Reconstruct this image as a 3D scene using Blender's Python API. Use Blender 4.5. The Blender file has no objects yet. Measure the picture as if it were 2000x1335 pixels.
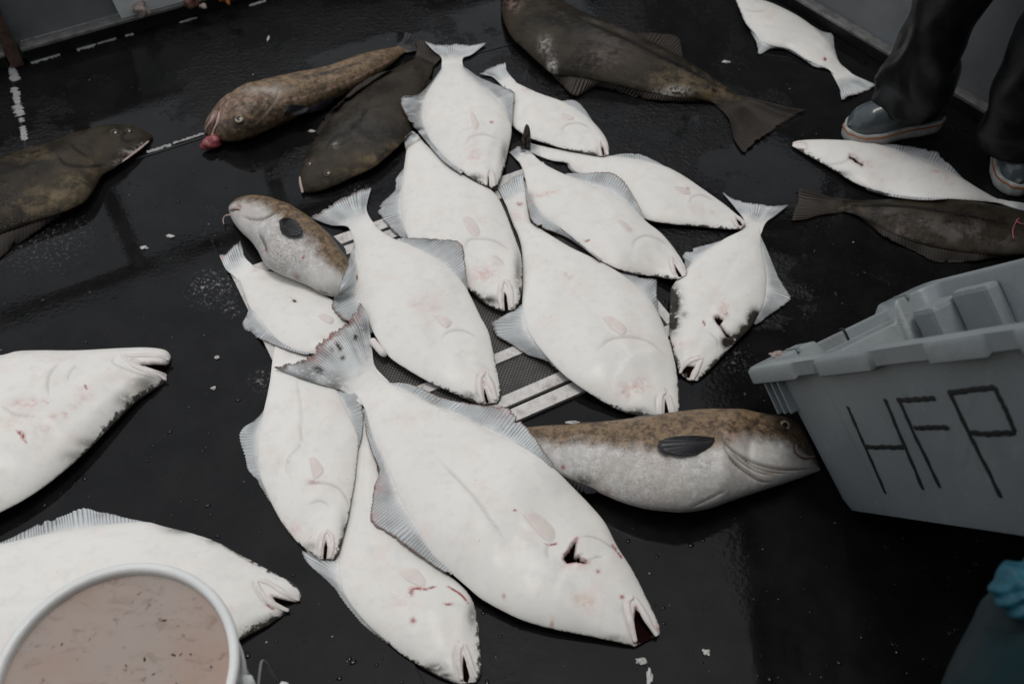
import bpy, bmesh, math, random
import numpy as np
from mathutils import Vector, Matrix
random.seed(7); np.random.seed(7)
SC = bpy.context.scene
COL = SC.collection

# ------------------------------------------------------------------ camera
CAM_H, PITCH, FPX = 1.75, math.radians(51.0), 1944.0
cam_data = bpy.data.cameras.new('camera')
cam = bpy.data.objects.new('camera', cam_data); COL.objects.link(cam)
cam.location = (0, 0, CAM_H)
cam.rotation_euler = (math.pi / 2 - PITCH, 0, 0)
cam_data.sensor_width = 36.0
cam_data.lens = 36.0 * FPX / 2000.0
cam_data.clip_start, cam_data.clip_end = 0.02, 400.0
cam_data.dof.use_dof = True
cam_data.dof.focus_distance = 2.12
cam_data.dof.aperture_fstop = 3.6
SC.camera = cam

# ------------------------------------------------------------------ sky and sun (overcast)
world = bpy.data.worlds.new('World'); SC.world = world; world.use_nodes = True
wn, wl = world.node_tree.nodes, world.node_tree.links
wn.clear()
sky = wn.new('ShaderNodeTexSky'); sky.sky_type = 'NISHITA'; sky.sun_disc = False
SUN_EL, SUN_ROT = math.radians(83), math.radians(-20)
sky.sun_elevation, sky.sun_rotation = SUN_EL, SUN_ROT
sky.air_density, sky.dust_density, sky.ozone_density = 1.0, 1.2, 1.0
hs = wn.new('ShaderNodeHueSaturation'); hs.inputs['Saturation'].default_value = 0.22
bg = wn.new('ShaderNodeBackground'); bg.inputs['Strength'].default_value = 0.14
wo = wn.new('ShaderNodeOutputWorld')
wl.new(sky.outputs[0], hs.inputs['Color']); wl.new(hs.outputs[0], bg.inputs['Color']); wl.new(bg.outputs[0], wo.inputs[0])
sun_d = bpy.data.lights.new('sun', 'SUN'); sun_d.energy = 0.75; sun_d.angle = math.radians(18); sun_d.color = (1.0, 0.965, 0.91)
sun = bpy.data.objects.new('sun', sun_d); COL.objects.link(sun)
sd = Vector((math.sin(SUN_ROT) * math.cos(SUN_EL), math.cos(SUN_ROT) * math.cos(SUN_EL), math.sin(SUN_EL)))
sun.rotation_euler = sd.to_track_quat('Z', 'Y').to_euler()
sun.location = (0, 0, 8)
SC.view_settings.view_transform = 'Standard'
SC.view_settings.look = 'None'
SC.view_settings.exposure = 0.24
SC.view_settings.gamma = 1.0
SC.view_settings.use_curve_mapping = False
SC.cycles.use_denoising = True
SC.cycles.max_bounces = 6

# ------------------------------------------------------------------ picture geometry
_fw = np.array([0, math.cos(PITCH), -math.sin(PITCH)])
_up = np.array([0, math.sin(PITCH), math.cos(PITCH)])
_rt = np.array([1.0, 0, 0])
_C = np.array([0, 0, CAM_H])
def bp(p, z=0.0):
    """points seen at photo pixels p (n,2) that lie at height z"""
    p = np.asarray(p, float); one = p.ndim == 1
    p = p.reshape(-1, 2); z = np.broadcast_to(np.asarray(z, float), (len(p),))
    d = _fw[None] + _rt[None] * ((p[:, :1] - 1000) / FPX) - _up[None] * ((p[:, 1:] - 667.5) / FPX)
    k = (z - CAM_H) / d[:, 2]
    r = _C[None] + d * k[:, None]
    return r[0] if one else r
def proj(P):
    P = np.asarray(P, float).reshape(-1, 3) - _C[None]
    w = P @ _fw
    return np.stack([1000 + FPX * (P @ _rt) / w, 667.5 - FPX * (P @ _up) / w], 1)

def smooth_line(pts, n, sub=24):
    """Catmull-Rom through pts, n samples at equal arc length"""
    p = np.asarray(pts, float)
    if len(p) == 2:
        t = np.linspace(0, 1, n)[:, None]
        return p[0] * (1 - t) + p[1] * t
    q = np.vstack([2 * p[0] - p[1], p, 2 * p[-1] - p[-2]])
    t = np.linspace(0, 1, sub, endpoint=False)[:, None]
    out = []
    for i in range(1, len(q) - 2):
        a, b, c, d = q[i - 1], q[i], q[i + 1], q[i + 2]
        out.append(0.5 * (2 * b + (c - a) * t + (2 * a - 5 * b + 4 * c - d) * t ** 2 + (3 * b - a - 3 * c + d) * t ** 3))
    out = np.vstack(out + [p[-1:]])
    return resample(out, n)
def resample(out, n):
    s = np.concatenate([[0], np.cumsum(np.linalg.norm(np.diff(out, axis=0), axis=1))])
    u = np.linspace(0, s[-1], n)
    return np.stack([np.interp(u, s, out[:, k]) for k in range(out.shape[1])], 1)
def line_len(p):
    p = np.asarray(p, float); return float(np.linalg.norm(np.diff(p, axis=0), axis=1).sum())
def gsmooth(a, sig):
    if sig < 0.3: return a
    r = int(3 * sig) + 1
    k = np.exp(-0.5 * (np.arange(-r, r + 1) / sig) ** 2); k /= k.sum()
    return np.convolve(np.pad(a, r, mode='edge'), k, mode='valid')
def seg_dist(P, line):
    """distance of points P (n,2) to polyline, and the arc fraction of the nearest point"""
    line = np.asarray(line, float)
    best = np.full(len(P), 1e9); frac = np.zeros(len(P))
    L = np.concatenate([[0], np.cumsum(np.linalg.norm(np.diff(line, axis=0), axis=1))])
    for i in range(len(line) - 1):
        a, b = line[i], line[i + 1]; ab = b - a
        t = np.clip(((P - a) @ ab) / max(ab @ ab, 1e-9), 0, 1)
        d = np.linalg.norm(P - a - t[:, None] * ab, axis=1)
        m = d < best
        best[m] = d[m]; frac[m] = (L[i] + t[m] * (L[i + 1] - L[i])) / L[-1]
    return best, frac
def inside(P, poly):
    poly = np.asarray(poly, float); r = np.zeros(len(P), bool); j = len(poly) - 1
    for i in range(len(poly)):
        a, b = poly[i], poly[j]
        c = ((a[1] > P[:, 1]) != (b[1] > P[:, 1]))
        with np.errstate(divide='ignore', invalid='ignore'):
            x = (b[0] - a[0]) * (P[:, 1] - a[1]) / (b[1] - a[1]) + a[0]
        r ^= c & (P[:, 0] < x); j = i
    return r

# height of what already lies on the deck, so that each fish rests on those below it
HX0, HY0, HR = -2.2, 0.0, 0.006
HMAP = np.zeros((int(4.4 / HR), int(3.8 / HR)))
def hm_get(x, y):
    i = np.clip(((x - HX0) / HR).astype(int), 0, HMAP.shape[0] - 1)
    j = np.clip(((y - HY0) / HR).astype(int), 0, HMAP.shape[1] - 1)
    return HMAP[i, j]
def hm_put(P):
    i = ((P[:, 0] - HX0) / HR).astype(int); j = ((P[:, 1] - HY0) / HR).astype(int)
    for di in (-1, 0, 1):
        for dj in (-1, 0, 1):
            a, b = i + di, j + dj
            m = (a >= 0) & (b >= 0) & (a < HMAP.shape[0]) & (b < HMAP.shape[1])
            np.maximum.at(HMAP, (a[m], b[m]), P[m, 2])

# ------------------------------------------------------------------ scene helpers
def mesh_obj(name, V, F, mat=None, parent=None, smooth=True, attrs=None, loc=None):
    V = np.asarray(V, float)
    if parent is not None and loc is None: loc_off = np.array(parent_origin(parent))
    else: loc_off = np.array(loc if loc is not None else (0, 0, 0), float)
    me = bpy.data.meshes.new(name)
    if isinstance(F, np.ndarray):
        nf, k = F.shape
        me.vertices.add(len(V)); me.vertices.foreach_set('co', (V - loc_off).ravel())
        me.loops.add(nf * k); me.loops.foreach_set('vertex_index', F.ravel().astype(np.int32))
        me.polygons.add(nf); me.polygons.foreach_set('loop_start', np.arange(0, nf * k, k, dtype=np.int32))
        me.update(calc_edges=True)
    else:
        me.from_pydata([tuple(v) for v in (V - loc_off)], [], [tuple(f) for f in F])
    me.validate()
    if attrs:
        for an, av in attrs.items():
            av = np.asarray(av, float)
            if av.ndim == 2:
                a = me.attributes.new(an, 'FLOAT_VECTOR', 'POINT'); a.data.foreach_set('vector', av.ravel())
            else:
                a = me.attributes.new(an, 'FLOAT', 'POINT'); a.data.foreach_set('value', av)
    if smooth: me.polygons.foreach_set('use_smooth', np.ones(len(me.polygons), bool))
    o = bpy.data.objects.new(name, me); COL.objects.link(o)
    if mat: me.materials.append(mat)
    if parent is not None: o.parent = parent
    else: o.location = loc_off
    return o
def parent_origin(o):
    p = Vector((0, 0, 0))
    while o is not None:
        p += o.location; o = o.parent
    return p
def empty(name, loc, label, cat, group=None):
    o = bpy.data.objects.new(name, None); COL.objects.link(o); o.location = loc
    o.empty_display_size = 0.1
    tag(o, label, cat, group); return o
def tag(o, label=None, cat=None, group=None, kind=None):
    if label: o['label'] = label
    if cat: o['category'] = cat
    if group: o['group'] = group
    if kind: o['kind'] = kind
    return o
def grid_faces(n, m, wrap=False):
    """quads of an n x m vertex grid (row major); wrap closes the m direction"""
    i = np.arange(n - 1)[:, None]; j = np.arange(m if wrap else m - 1)[None]
    a = i * m + j; b = i * m + (j + 1) % m; c = (i + 1) * m + (j + 1) % m; d = (i + 1) * m + j
    return np.stack([a, b, c, d], -1).reshape(-1, 4)
def solid(o, th, off=0.0):
    m = o.modifiers.new('thickness', 'SOLIDIFY'); m.thickness = th; m.offset = off; return o
def tube(pts, rad, seg=10, flat=1.0, upv=(0, 0, 1)):
    """closed tapered tube along pts (n,3); flat squeezes it along upv"""
    pts = np.asarray(pts, float); n = len(pts)
    rad = np.broadcast_to(np.asarray(rad, float), (n,))
    T = np.gradient(pts, axis=0); T /= np.linalg.norm(T, axis=1)[:, None] + 1e-12
    U = np.asarray(upv, float)[None] - T * (T @ np.asarray(upv, float))[:, None]
    nu = np.linalg.norm(U, axis=1)
    U[nu < 1e-3] = (1, 0, 0)
    U /= np.linalg.norm(U, axis=1)[:, None]
    S = np.cross(T, U)
    a = np.linspace(0, 2 * math.pi, seg, endpoint=False)
    V = pts[:, None] + rad[:, None, None] * (np.cos(a)[None, :, None] * S[:, None] + flat * np.sin(a)[None, :, None] * U[:, None])
    V = V.reshape(-1, 3)
    F = [tuple(f) for f in grid_faces(n, seg, True)]
    V = np.vstack([V, pts[0] - T[0] * rad[0] * .6, pts[-1] + T[-1] * rad[-1] * .6])
    c0, c1 = n * seg, n * seg + 1
    for j in range(seg):
        F.append((c0, (j + 1) % seg, j)); F.append((c1, (n - 1) * seg + j, (n - 1) * seg + (j + 1) % seg))
    return V, F
def box_bm(bm, lo, hi, M=None, bev=0.0):
    r = bmesh.ops.create_cube(bm, size=1.0)
    vs = r['verts']
    for v in vs:
        v.co = Vector([lo[k] + (v.co[k] + .5) * (hi[k] - lo[k]) for k in range(3)])
    if bev > 0:
        es = list({e for v in vs for e in v.link_edges})
        g = bmesh.ops.bevel(bm, geom=es, offset=bev, segments=2, affect='EDGES', profile=.6)
        vs = list({v for f in g['faces'] for v in f.verts} | {v for v in vs if v.is_valid})
    if M is not None:
        for v in vs: v.co = M @ v.co
    return vs
def bm_obj(name, bm, mat, parent=None, smooth=False, loc=None):
    me = bpy.data.meshes.new(name)
    bmesh.ops.recalc_face_normals(bm, faces=bm.faces)
    off = parent_origin(parent) if (parent is not None and loc is None) else Vector(loc or (0, 0, 0))
    bmesh.ops.translate(bm, vec=-off, verts=bm.verts)
    bm.to_mesh(me); bm.free()
    if smooth: me.polygons.foreach_set('use_smooth', np.ones(len(me.polygons), bool))
    o = bpy.data.objects.new(name, me); COL.objects.link(o); me.materials.append(mat)
    if parent is not None: o.parent = parent
    else: o.location = off
    return o

# ------------------------------------------------------------------ material helpers
class NT:
    def __init__(self, name):
        self.m = bpy.data.materials.new(name); self.m.use_nodes = True
        self.t = self.m.node_tree; self.n = self.t.nodes; self.l = self.t.links
        self.b = self.n['Principled BSDF']
    def node(self, typ, **kw):
        x = self.n.new(typ)
        for k, v in kw.items(): setattr(x, k, v)
        return x
    def put(self, sock, v):
        if isinstance(v, bpy.types.NodeSocket): self.l.new(v, sock)
        elif isinstance(v, (tuple, list)): sock.default_value = (*v, 1.0)[:len(sock.default_value)] if len(v) == 3 and len(sock.default_value) == 4 else v
        else: sock.default_value = v
    def attr(self, name, out='Fac'):
        a = self.node('ShaderNodeAttribute', attribute_name=name); return a.outputs[out]
    def math(self, op, a, b=0.0, c=0.0, clamp=False):
        x = self.node('ShaderNodeMath', operation=op); x.use_clamp = clamp
        for s, v in zip(x.inputs, (a, b, c)): self.put(s, v)
        return x.outputs[0]
    def mix(self, f, a, b, mode='MIX'):
        x = self.node('ShaderNodeMix', data_type='RGBA', blend_type=mode)
        self.put(x.inputs[0], f); self.put(x.inputs[6], a); self.put(x.inputs[7], b); return x.outputs[2]
    def ramp(self, f, lo, hi, a=0.0, b=1.0):
        x = self.node('ShaderNodeMapRange', interpolation_type='SMOOTHSTEP'); x.clamp = True
        for s, v in zip(x.inputs, (f, lo, hi, a, b)): self.put(s, v)
        return x.outputs[0]
    def noise(self, co, scale, detail=3.0, rough=.55, dist=0.0, out=0):
        x = self.node('ShaderNodeTexNoise'); self.put(x.inputs['Vector'], co)
        for k, v in (('Scale', scale), ('Detail', detail), ('Roughness', rough), ('Distortion', dist)): x.inputs[k].default_value = v
        return x.outputs[out]
    def voro(self, co, scale, feature='F1', out='Distance'):
        x = self.node('ShaderNodeTexVoronoi', feature=feature); self.put(x.inputs['Vector'], co); x.inputs['Scale'].default_value = scale
        return x.outputs[out]
    def obj_co(self, rnd=True):
        tc = self.node('ShaderNodeTexCoord')
        if not rnd: return tc.outputs['Object']
        oi = self.node('ShaderNodeObjectInfo')
        v = self.node('ShaderNodeVectorMath', operation='ADD'); self.l.new(tc.outputs['Object'], v.inputs[0])
        k = self.math('MULTIPLY', oi.outputs['Random'], 37.0); self.l.new(k, v.inputs[1]); return v.outputs[0]
    def stretch(self, co, s):
        v = self.node('ShaderNodeVectorMath', operation='MULTIPLY'); self.put(v.inputs[0], co); v.inputs[1].default_value = s; return v.outputs[0]
    def bump(self, h, strength, dist=0.01, prev=None):
        x = self.node('ShaderNodeBump'); self.put(x.inputs['Height'], h); self.put(x.inputs['Strength'], strength); x.inputs['Distance'].default_value = dist
        if prev: self.l.new(prev, x.inputs['Normal'])
        return x.outputs[0]
    def done(self, color=None, rough=None, normal=None, **kw):
        if color is not None: self.put(self.b.inputs['Base Color'], color)
        if rough is not None: self.put(self.b.inputs['Roughness'], rough)
        if normal is not None: self.l.new(normal, self.b.inputs['Normal'])
        for k, v in kw.items(): self.put(self.b.inputs[k.replace('_', ' ')], v)
        return self.m

def m_plain(name, col, rough=.5, var=.15, scale=12, bump=.15, metal=0.0, dirt=None, ior=1.45):
    t = NT(name); co = t.obj_co()
    n = t.noise(co, scale, 4); n2 = t.noise(co, scale * 7, 3)
    c = t.mix(t.ramp(n, .3, .7), tuple(x * (1 - var) for x in col), tuple(min(1, x * (1 + var)) for x in col))
    if dirt: c = t.mix(t.math('MULTIPLY', t.ramp(t.noise(co, scale * .6, 6, .7), .5, .72), .7), c, dirt)
    return t.done(c, t.ramp(n2, .2, .8, rough * .8, min(1, rough * 1.25)), t.bump(n2, bump, .003), Metallic=metal, IOR=ior)
# ------------------------------------------------------------------ materials of the place
def mat_deck():
    t = NT('wet_rubber_deck'); co = t.obj_co(False)
    big = t.noise(co, 1.7, 4, .62, .6); mid = t.noise(co, 9, 5, .7); fine = t.noise(t.stretch(co, (1, 1.0, 1)), 120, 3, .6); cell = t.voro(co, 95)
    rip = t.noise(t.stretch(co, (1.0, 2.6, 1)), 26, 4, .65, .4)
    spk = t.noise(co, 75, 5, .75)
    sepv = t.node('ShaderNodeSeparateXYZ'); t.l.new(co, sepv.inputs[0])
    # the near part is a smooth flooded sheet, the far part a pebbled mat that is wet only in patches
    yy = t.ramp(t.math('ADD', sepv.outputs[1], t.math('MULTIPLY', sepv.outputs[0], .25)), 1.25, 1.75, .30, 0.0)
    wet = t.ramp(t.math('ADD', t.math('ADD', big, t.math('ADD', t.math('MULTIPLY', t.math('SUBTRACT', mid, .5), .45), t.math('MULTIPLY', t.math('SUBTRACT', spk, .5), .22))), yy), .450, .505)
    c = t.mix(t.ramp(mid, .35, .7), (.0055, .0055, .0055), (.0105, .0104, .0102))
    # salt scuffs
    def scuff(px, r, k):
        P = bp(px); d = t.node('ShaderNodeVectorMath', operation='DISTANCE'); t.put(d.inputs[0], co); d.inputs[1].default_value = (P[0], P[1], 0)
        return t.math('MULTIPLY', t.ramp(d.outputs['Value'], r, r * .25), k)
    s = scuff((418, 566), .085, 1.0)
    for px, r, k in (((520, 745), .05, .8), ((455, 600), .05, .7), ((90, 470), .16, .35), ((1440, 705), .05, .6), ((700, 375), .05, .5)): s = t.math('MAXIMUM', s, scuff(px, r, k))
    c = t.mix(t.math('MULTIPLY', s, t.ramp(t.noise(co, 105, 6, .78), .53, .66)), c, (.30, .30, .295))
    c = t.mix(t.math('MULTIPLY', t.ramp(t.voro(co, 130), .10, .05), t.ramp(t.noise(co, 3, 3), .52, .66, 0, .55)), c, (.14, .14, .135))
    r = t.mix(wet, (.34, .34, .34), (.055, .055, .055))
    h = t.math('ADD', t.math('MULTIPLY', rip, 1.1), t.math('ADD', t.math('MULTIPLY', cell, .5), t.math('MULTIPLY', fine, .55)))
    inv = t.math('SUBTRACT', 1.0, wet)
    n1 = t.bump(h, t.math('ADD', t.math('MULTIPLY', inv, .42), t.ramp(t.noise(co, 2.6, 3), .42, .62, .010, .055)), .006)
    return t.done(c, r, n1, IOR=1.33, Specular_IOR_Level=.39)
M_DECK = mat_deck()
M_WALL = m_plain('grey_painted_bulwark', (.195, .205, .208), .5, .16, 5, .2, dirt=(.055, .055, .055))
M_BLACK = m_plain('black_rubber', (.010, .010, .010), .42, .3, 20, .3, ior=1.4)
M_ALU = m_plain('worn_aluminium', (.24, .235, .225), .42, .25, 40, .4, metal=.25, dirt=(.10, .085, .075))
M_BAR = m_plain('scuffed_metal_bar', (.60, .58, .55), .46, .10, 60, .25, metal=.15, dirt=(.30, .24, .205))
M_RUST = m_plain('rust', (.085, .050, .032), .7, .4, 60, .5)
M_CAULK = m_plain('white_caulk', (.30, .30, .295), .6, .2, 90, .4)
M_WHITE_PL = m_plain('white_plastic_board', (.66, .69, .67), .4, .06, 12, .1)
M_SHADE = m_plain('dark_painted_roof', (.10, .102, .104), .6, .2, 3, .1)
t = NT('sea_water'); M_SEA = t.done((.010, .022, .026), .15, t.bump(t.noise(t.obj_co(False), 1.2, 5), .5, .2), IOR=1.33)
def mat_tread():
    t = NT('dimpled_tread'); co = t.obj_co(False)
    mp = t.node('ShaderNodeMapping'); t.l.new(co, mp.inputs[0]); mp.inputs['Rotation'].default_value = (0, 0, math.radians(-28 + 45)); mp.inputs['Scale'].default_value = (150, 150, 150)
    fr = t.node('ShaderNodeVectorMath', operation='FRACTION'); t.l.new(mp.outputs[0], fr.inputs[0])
    d = t.node('ShaderNodeVectorMath', operation='DISTANCE'); sp = t.node('ShaderNodeSeparateXYZ'); t.l.new(fr.outputs[0], sp.inputs[0])
    cb = t.node('ShaderNodeCombineXYZ'); t.l.new(sp.outputs[0], cb.inputs[0]); t.l.new(sp.outputs[1], cb.inputs[1]); t.l.new(cb.outputs[0], d.inputs[0]); d.inputs[1].default_value = (.5, .5, 0)
    dot = t.ramp(d.outputs['Value'], .30, .16)
    c = t.mix(t.math('MULTIPLY', dot, t.ramp(t.noise(co, 30, 3), .3, .6, .25, .8)), (.022, .019, .017), (.30, .27, .24))
    return t.done(c, .45, t.bump(dot, .6, .002))
M_TREAD = mat_tread()

# ------------------------------------------------------------------ deck
def strip(a, b, w0, z, mat, name, parent, h=.002, jag=0.0, n=2, seed=0):
    """thin raised ribbon on the deck from a to b (xy), optionally ragged"""
    rs = np.random.RandomState(seed); a, b = np.array(a), np.array(b); d = (b - a) / np.linalg.norm(b - a); nn = np.array([-d[1], d[0]])
    f = np.linspace(0, 1, n); wl_ = w0 * (1 + jag * rs.uniform(-1, 1, n)); wr_ = w0 * (1 + jag * rs.uniform(-1, 1, n))
    if jag: wl_[0] = wr_[0] = wl_[-1] = wr_[-1] = w0 * .15
    V = []
    for i in range(n):
        p = a + (b - a) * f[i]
        for q, zz in ((p - nn * wl_[i], z), (p - nn * wl_[i], z + h), (p + nn * wr_[i], z + h), (p + nn * wr_[i], z)): V.append((q[0], q[1], zz))
    F = [(0, 1, 2, 3), tuple(4 * (n - 1) + k for k in (3, 2, 1, 0))]
    for i in range(n - 1):
        for k in range(3): F.append((4 * i + k, 4 * i + 4 + k, 4 * i + 5 + k, 4 * i + 1 + k))
    return mesh_obj(name, V, F, mat, parent, False)
deck = mesh_obj('deck', [(-4, -3, 0), (3.5, -3, 0), (3.5, 6, 0), (-4, 6, 0), (-4, -3, -.12), (3.5, -3, -.12), (3.5, 6, -.12), (-4, 6, -.12)],
                [(0, 1, 2, 3), (7, 6, 5, 4), (0, 4, 5, 1), (1, 5, 6, 2), (2, 6, 7, 3), (3, 7, 4, 0)], M_DECK, None, False)
tag(deck, kind='structure')
sea = mesh_obj('sea', [(-900, -900, -1.1), (900, -900, -1.1), (900, 900, -1.1), (-900, 900, -1.1)], [(0, 1, 2, 3)], M_SEA, None, False); tag(sea, kind='structure')
TH = math.radians(28); UD = np.array([math.cos(TH), math.sin(TH)]); VD = np.array([-math.sin(TH), math.cos(TH)])
def uv(u, v, z=0.0): p = UD * u + VD * v; return (float(p[0]), float(p[1]), z)
def uv_box(bm, u0, u1, v0, v1, z0, z1, bev=0.0):
    M = Matrix(((UD[0], VD[0], 0, 0), (UD[1], VD[1], 0, 0), (0, 0, 1, 0), (0, 0, 0, 1)))
    return box_bm(bm, (u0, v0, z0), (u1, v1, z1), M, bev)
bm = bmesh.new(); uv_box(bm, -2.2, .163, .15, 1.888, .0005, .0075, .002); plate = bm_obj('deck_sheet', bm, M_DECK, deck)
# seams with broken white caulk
for (p, q, w_) in (((-200, 462), (640, 190), .0035), ((18, 118), (58, 330), .0035), ((900, 112), (1010, 84), .003)):
    strip(bp(p)[:2], bp(q)[:2], w_, .0006, M_BLACK, 'seam', deck, .0012)
for i, (p, q, w_) in enumerate((((287, 299), (335, 284), .005), ((338, 282), (400, 262), .004), ((22, 128), (31, 160), .011), ((28, 172), (36, 205), .009), ((34, 206), (41, 228), .011), ((42, 232), (44, 240), .006), ((44, 248), (50, 276), .007),
                                ((60, 124), (118, 107), .008), ((150, 98), (188, 88), .009), ((190, 87), (228, 76), .005), ((245, 72), (262, 68), .004), ((350, 46), (385, 36), .004), ((487, 13), (520, 3), .005))):
    strip(bp(p)[:2], bp(q)[:2], w_, .0012, M_CAULK, 'caulk', deck, .0022, .55, 22, i)

# metal grating the pile lies on
g0 = uv(.58, 1.40)
hatch = empty('deck_grate', (g0[0], g0[1], 0), 'metal framed dimpled grate in deck, mostly hidden under the pile', 'grate')
def gbar(nm, u0, u1, v0, v1, z1=.011, mat=None):
    bm = bmesh.new(); uv_box(bm, u0, u1, v0, v1, .001, z1, .0015); return bm_obj(nm, bm, mat or M_BAR, hatch)
gbar('tread_panel', .17, 1.0, 1.095, 1.70, .006, M_TREAD)
gbar('frame_bar', .168, 1.02, 1.050, 1.083); gbar('frame_bar', .168, 1.02, 1.092, 1.121); gbar('frame_bar', .20, 1.0, 1.205, 1.232)
gbar('frame_bar', .168, 1.02, 1.712, 1.745); gbar('frame_bar', .20, 1.0, 1.672, 1.702); gbar('frame_bar', .168, .190, 1.123, 1.710, .012); gbar('frame_bar', .998, 1.02, 1.123, 1.710, .012)
us, vs = np.meshgrid(np.arange(.17, 1.02, .005), np.arange(1.05, 1.745, .005)); gp = us.reshape(-1, 1) * UD + vs.reshape(-1, 1) * VD
hm_put(np.hstack([gp, np.full((len(gp), 1), .012)]))

# ------------------------------------------------------------------ bulwarks: grey plate, black kick board, worn lip, stanchions and rail
def bulwark(P, Q, ext0, ext1, lip_z, label, posts, ribs=(), hgt=.36, gaps=()):
    P, Q = np.array(P), np.array(Q); d = (Q - P)[:2]; L0 = np.linalg.norm(d); d = d / L0; n = np.array([-d[1], d[0]])
    if n @ P[:2] < 0: n = -n
    M = Matrix(((d[0], n[0], 0, P[0]), (d[1], n[1], 0, P[1]), (0, 0, 1, 0), (0, 0, 0, 1)))
    root = empty('bulwark', (float(P[0]), float(P[1]), 0), label, 'bulwark')
    a, b = -ext0, L0 + ext1
    def part(nm, x0, x1, y0, y1, z0, z1, mat, bev=.002):
        bm = bmesh.new(); box_bm(bm, (x0, y0, z0), (x1, y1, z1), M, bev); return bm_obj(nm, bm, mat, root)
    part('panel', a, b, .034, .050, .0, hgt, M_WALL)
    part('cap', a, b, .020, .075, hgt, hgt + .02, M_WALL, .004)
    segs = [a, *[g for g in gaps for g in g], b]
    for i in range(0, len(segs), 2):
        part('kick_board', segs[i], segs[i + 1], .002, .033, .0005, lip_z - .012, M_BLACK)
        part('lip', segs[i] - .004, segs[i + 1] + .004, .0, .0335, lip_z - .0115, lip_z, M_ALU, .003)
    for r in ribs: part('rib', r - .018, r + .018, -.004, .034, .001, hgt - .01, M_RUST, .003)
    for x in posts:
        V, F = tube([M @ Vector((x, .047, hgt + .018)), M @ Vector((x, .047, .95))], .028, 10, 1, (1, 0, 0)); mesh_obj('stanchion', V, F, M_WALL, root)
    V, F = tube([M @ Vector((a, .047, .96)), M @ Vector((b, .047, .96))], .03, 10); mesh_obj('rail', V, F, M_WALL, root)
    # weld beads along the lip
    return root, M
wl_root, WL = bulwark(bp((60, 124)), bp((330, 47)), 1.2, 2.15, .052, 'grey bulwark with black kick board along top left of deck', [-.62, .06, .62, 1.2, 1.75], ribs=[-.035], gaps=[(-.058, -.006)], hgt=.25)
pr0, pr1 = bp((1600, 25), .04), bp((1900, 205), .04)
wr_root, WR = bulwark((pr0[0], pr0[1], 0), (pr1[0], pr1[1], 0), 1.1, 2.2, .045, 'grey bulwark with worn pale lip behind the boots', [-.5, .2, 1.0], hgt=.46)
# weld bead on the left lip
rs = np.random.RandomState(3); bead = bmesh.new()
for k in range(70):
    x = .0 + k * .006 + rs.uniform(-.001, .001)
    c = WL @ Vector((x, .034, .0535)); r = bmesh.ops.create_icosphere(bead, subdivisions=1, radius=.0036 + rs.uniform(0, .0016)); bmesh.ops.translate(bead, verts=r['verts'], vec=c)
bm_obj('weld_bead', bead, M_CAULK, wl_root, True)

# white board standing on the left lip, crusts on its foot, rusty ring
xb0 = (WL.inverted() @ Vector(bp((232, 27), .053)))[0]
bm = bmesh.new(); vsb = box_bm(bm, (xb0, .004, .0535), (xb0 + .62, .018, .235), None, .003)
for v in bm.verts:
    k = (v.co.z - .0535); v.co.y += k * .05; v.co.x -= k * .12 * (1 if v.co.x < xb0 + .3 else 0)
    v.co = WL @ v.co
o = bm_obj('plastic_board', bm, M_WHITE_PL, None, False, tuple(WL @ Vector((xb0 + .3, .01, .0535)))); tag(o, 'white plastic board standing on the lip of the top left bulwark', 'board')
def lump(name, P, r, mat, label, cat, group=None, seed=0, sq=.6, stretch_=(1, 1)):
    rs = np.random.RandomState(seed); bm = bmesh.new(); bmesh.ops.create_icosphere(bm, subdivisions=3, radius=1.0)
    ph = rs.uniform(0, 6, (5, 3)); fr = rs.uniform(1.5, 5, (5, 3))
    for v in bm.verts:
        n = sum(math.sin(v.co.x * fr[i, 0] + ph[i, 0]) * math.sin(v.co.y * fr[i, 1] + ph[i, 1]) * math.cos(v.co.z * fr[i, 2] + ph[i, 2]) for i in range(5))
        v.co = v.co * r * (1 + .28 * n); v.co.x *= stretch_[0]; v.co.y *= stretch_[1]; v.co.z = max(v.co.z * sq, -r * sq * .55) + r * sq * .55
        v.co += Vector(P)
    o = bm_obj(name, bm, mat, None, True, tuple(P)); tag(o, label, cat, group); return o
M_CRUST = m_plain('pale_crust', (.32, .26, .23), .7, .4, 120, .6, dirt=(.14, .10, .08)); M_GUT = m_plain('brown_gut', (.16, .075, .055), .4, .4, 60, .4); M_ORANGE = m_plain('orange_gut', (.30, .11, .03), .35, .3, 60, .3)
lump('shell_crust', WL @ Vector(((WL.inverted() @ Vector(bp((275, 22), .053)))[0], -.006, .0535)), .022, M_CRUST, 'pale knobbly shell crust in front of the white board', 'shell', None, 4, 1.2)
lump('gut_scrap', bp((375, 12), .054), .020, M_GUT, 'reddish brown gut scrap at top edge beside the white board', 'scrap', None, 5, 1.3)
lump('gut_scrap', bp((443, 2), .054), .019, M_ORANGE, 'orange gut scrap at the very top left edge', 'scrap', None, 6, 1.0)
lump('shell_bit', bp((398, 14), .054), .011, M_CRUST, 'small pale shell bit right of reddish gut scrap', 'shell', None, 8, .6)
ringp = [WL @ Vector((-.075 + x, .018, z)) for x, z in ((-.030, .262), (-.040, .22), (-.028, .17), (-.006, .135), (.016, .130), (.024, .148), (.014, .185), (-.006, .235), (-.020, .264))]
V, F = tube(smooth_line([tuple(p) for p in ringp], 40), .0062, 8)
o = mesh_obj('rusty_ring', V, F, M_RUST, None, True, None, tuple(ringp[4])); tag(o, 'long rusty iron ring hanging on the top left bulwark', 'ring')

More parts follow.
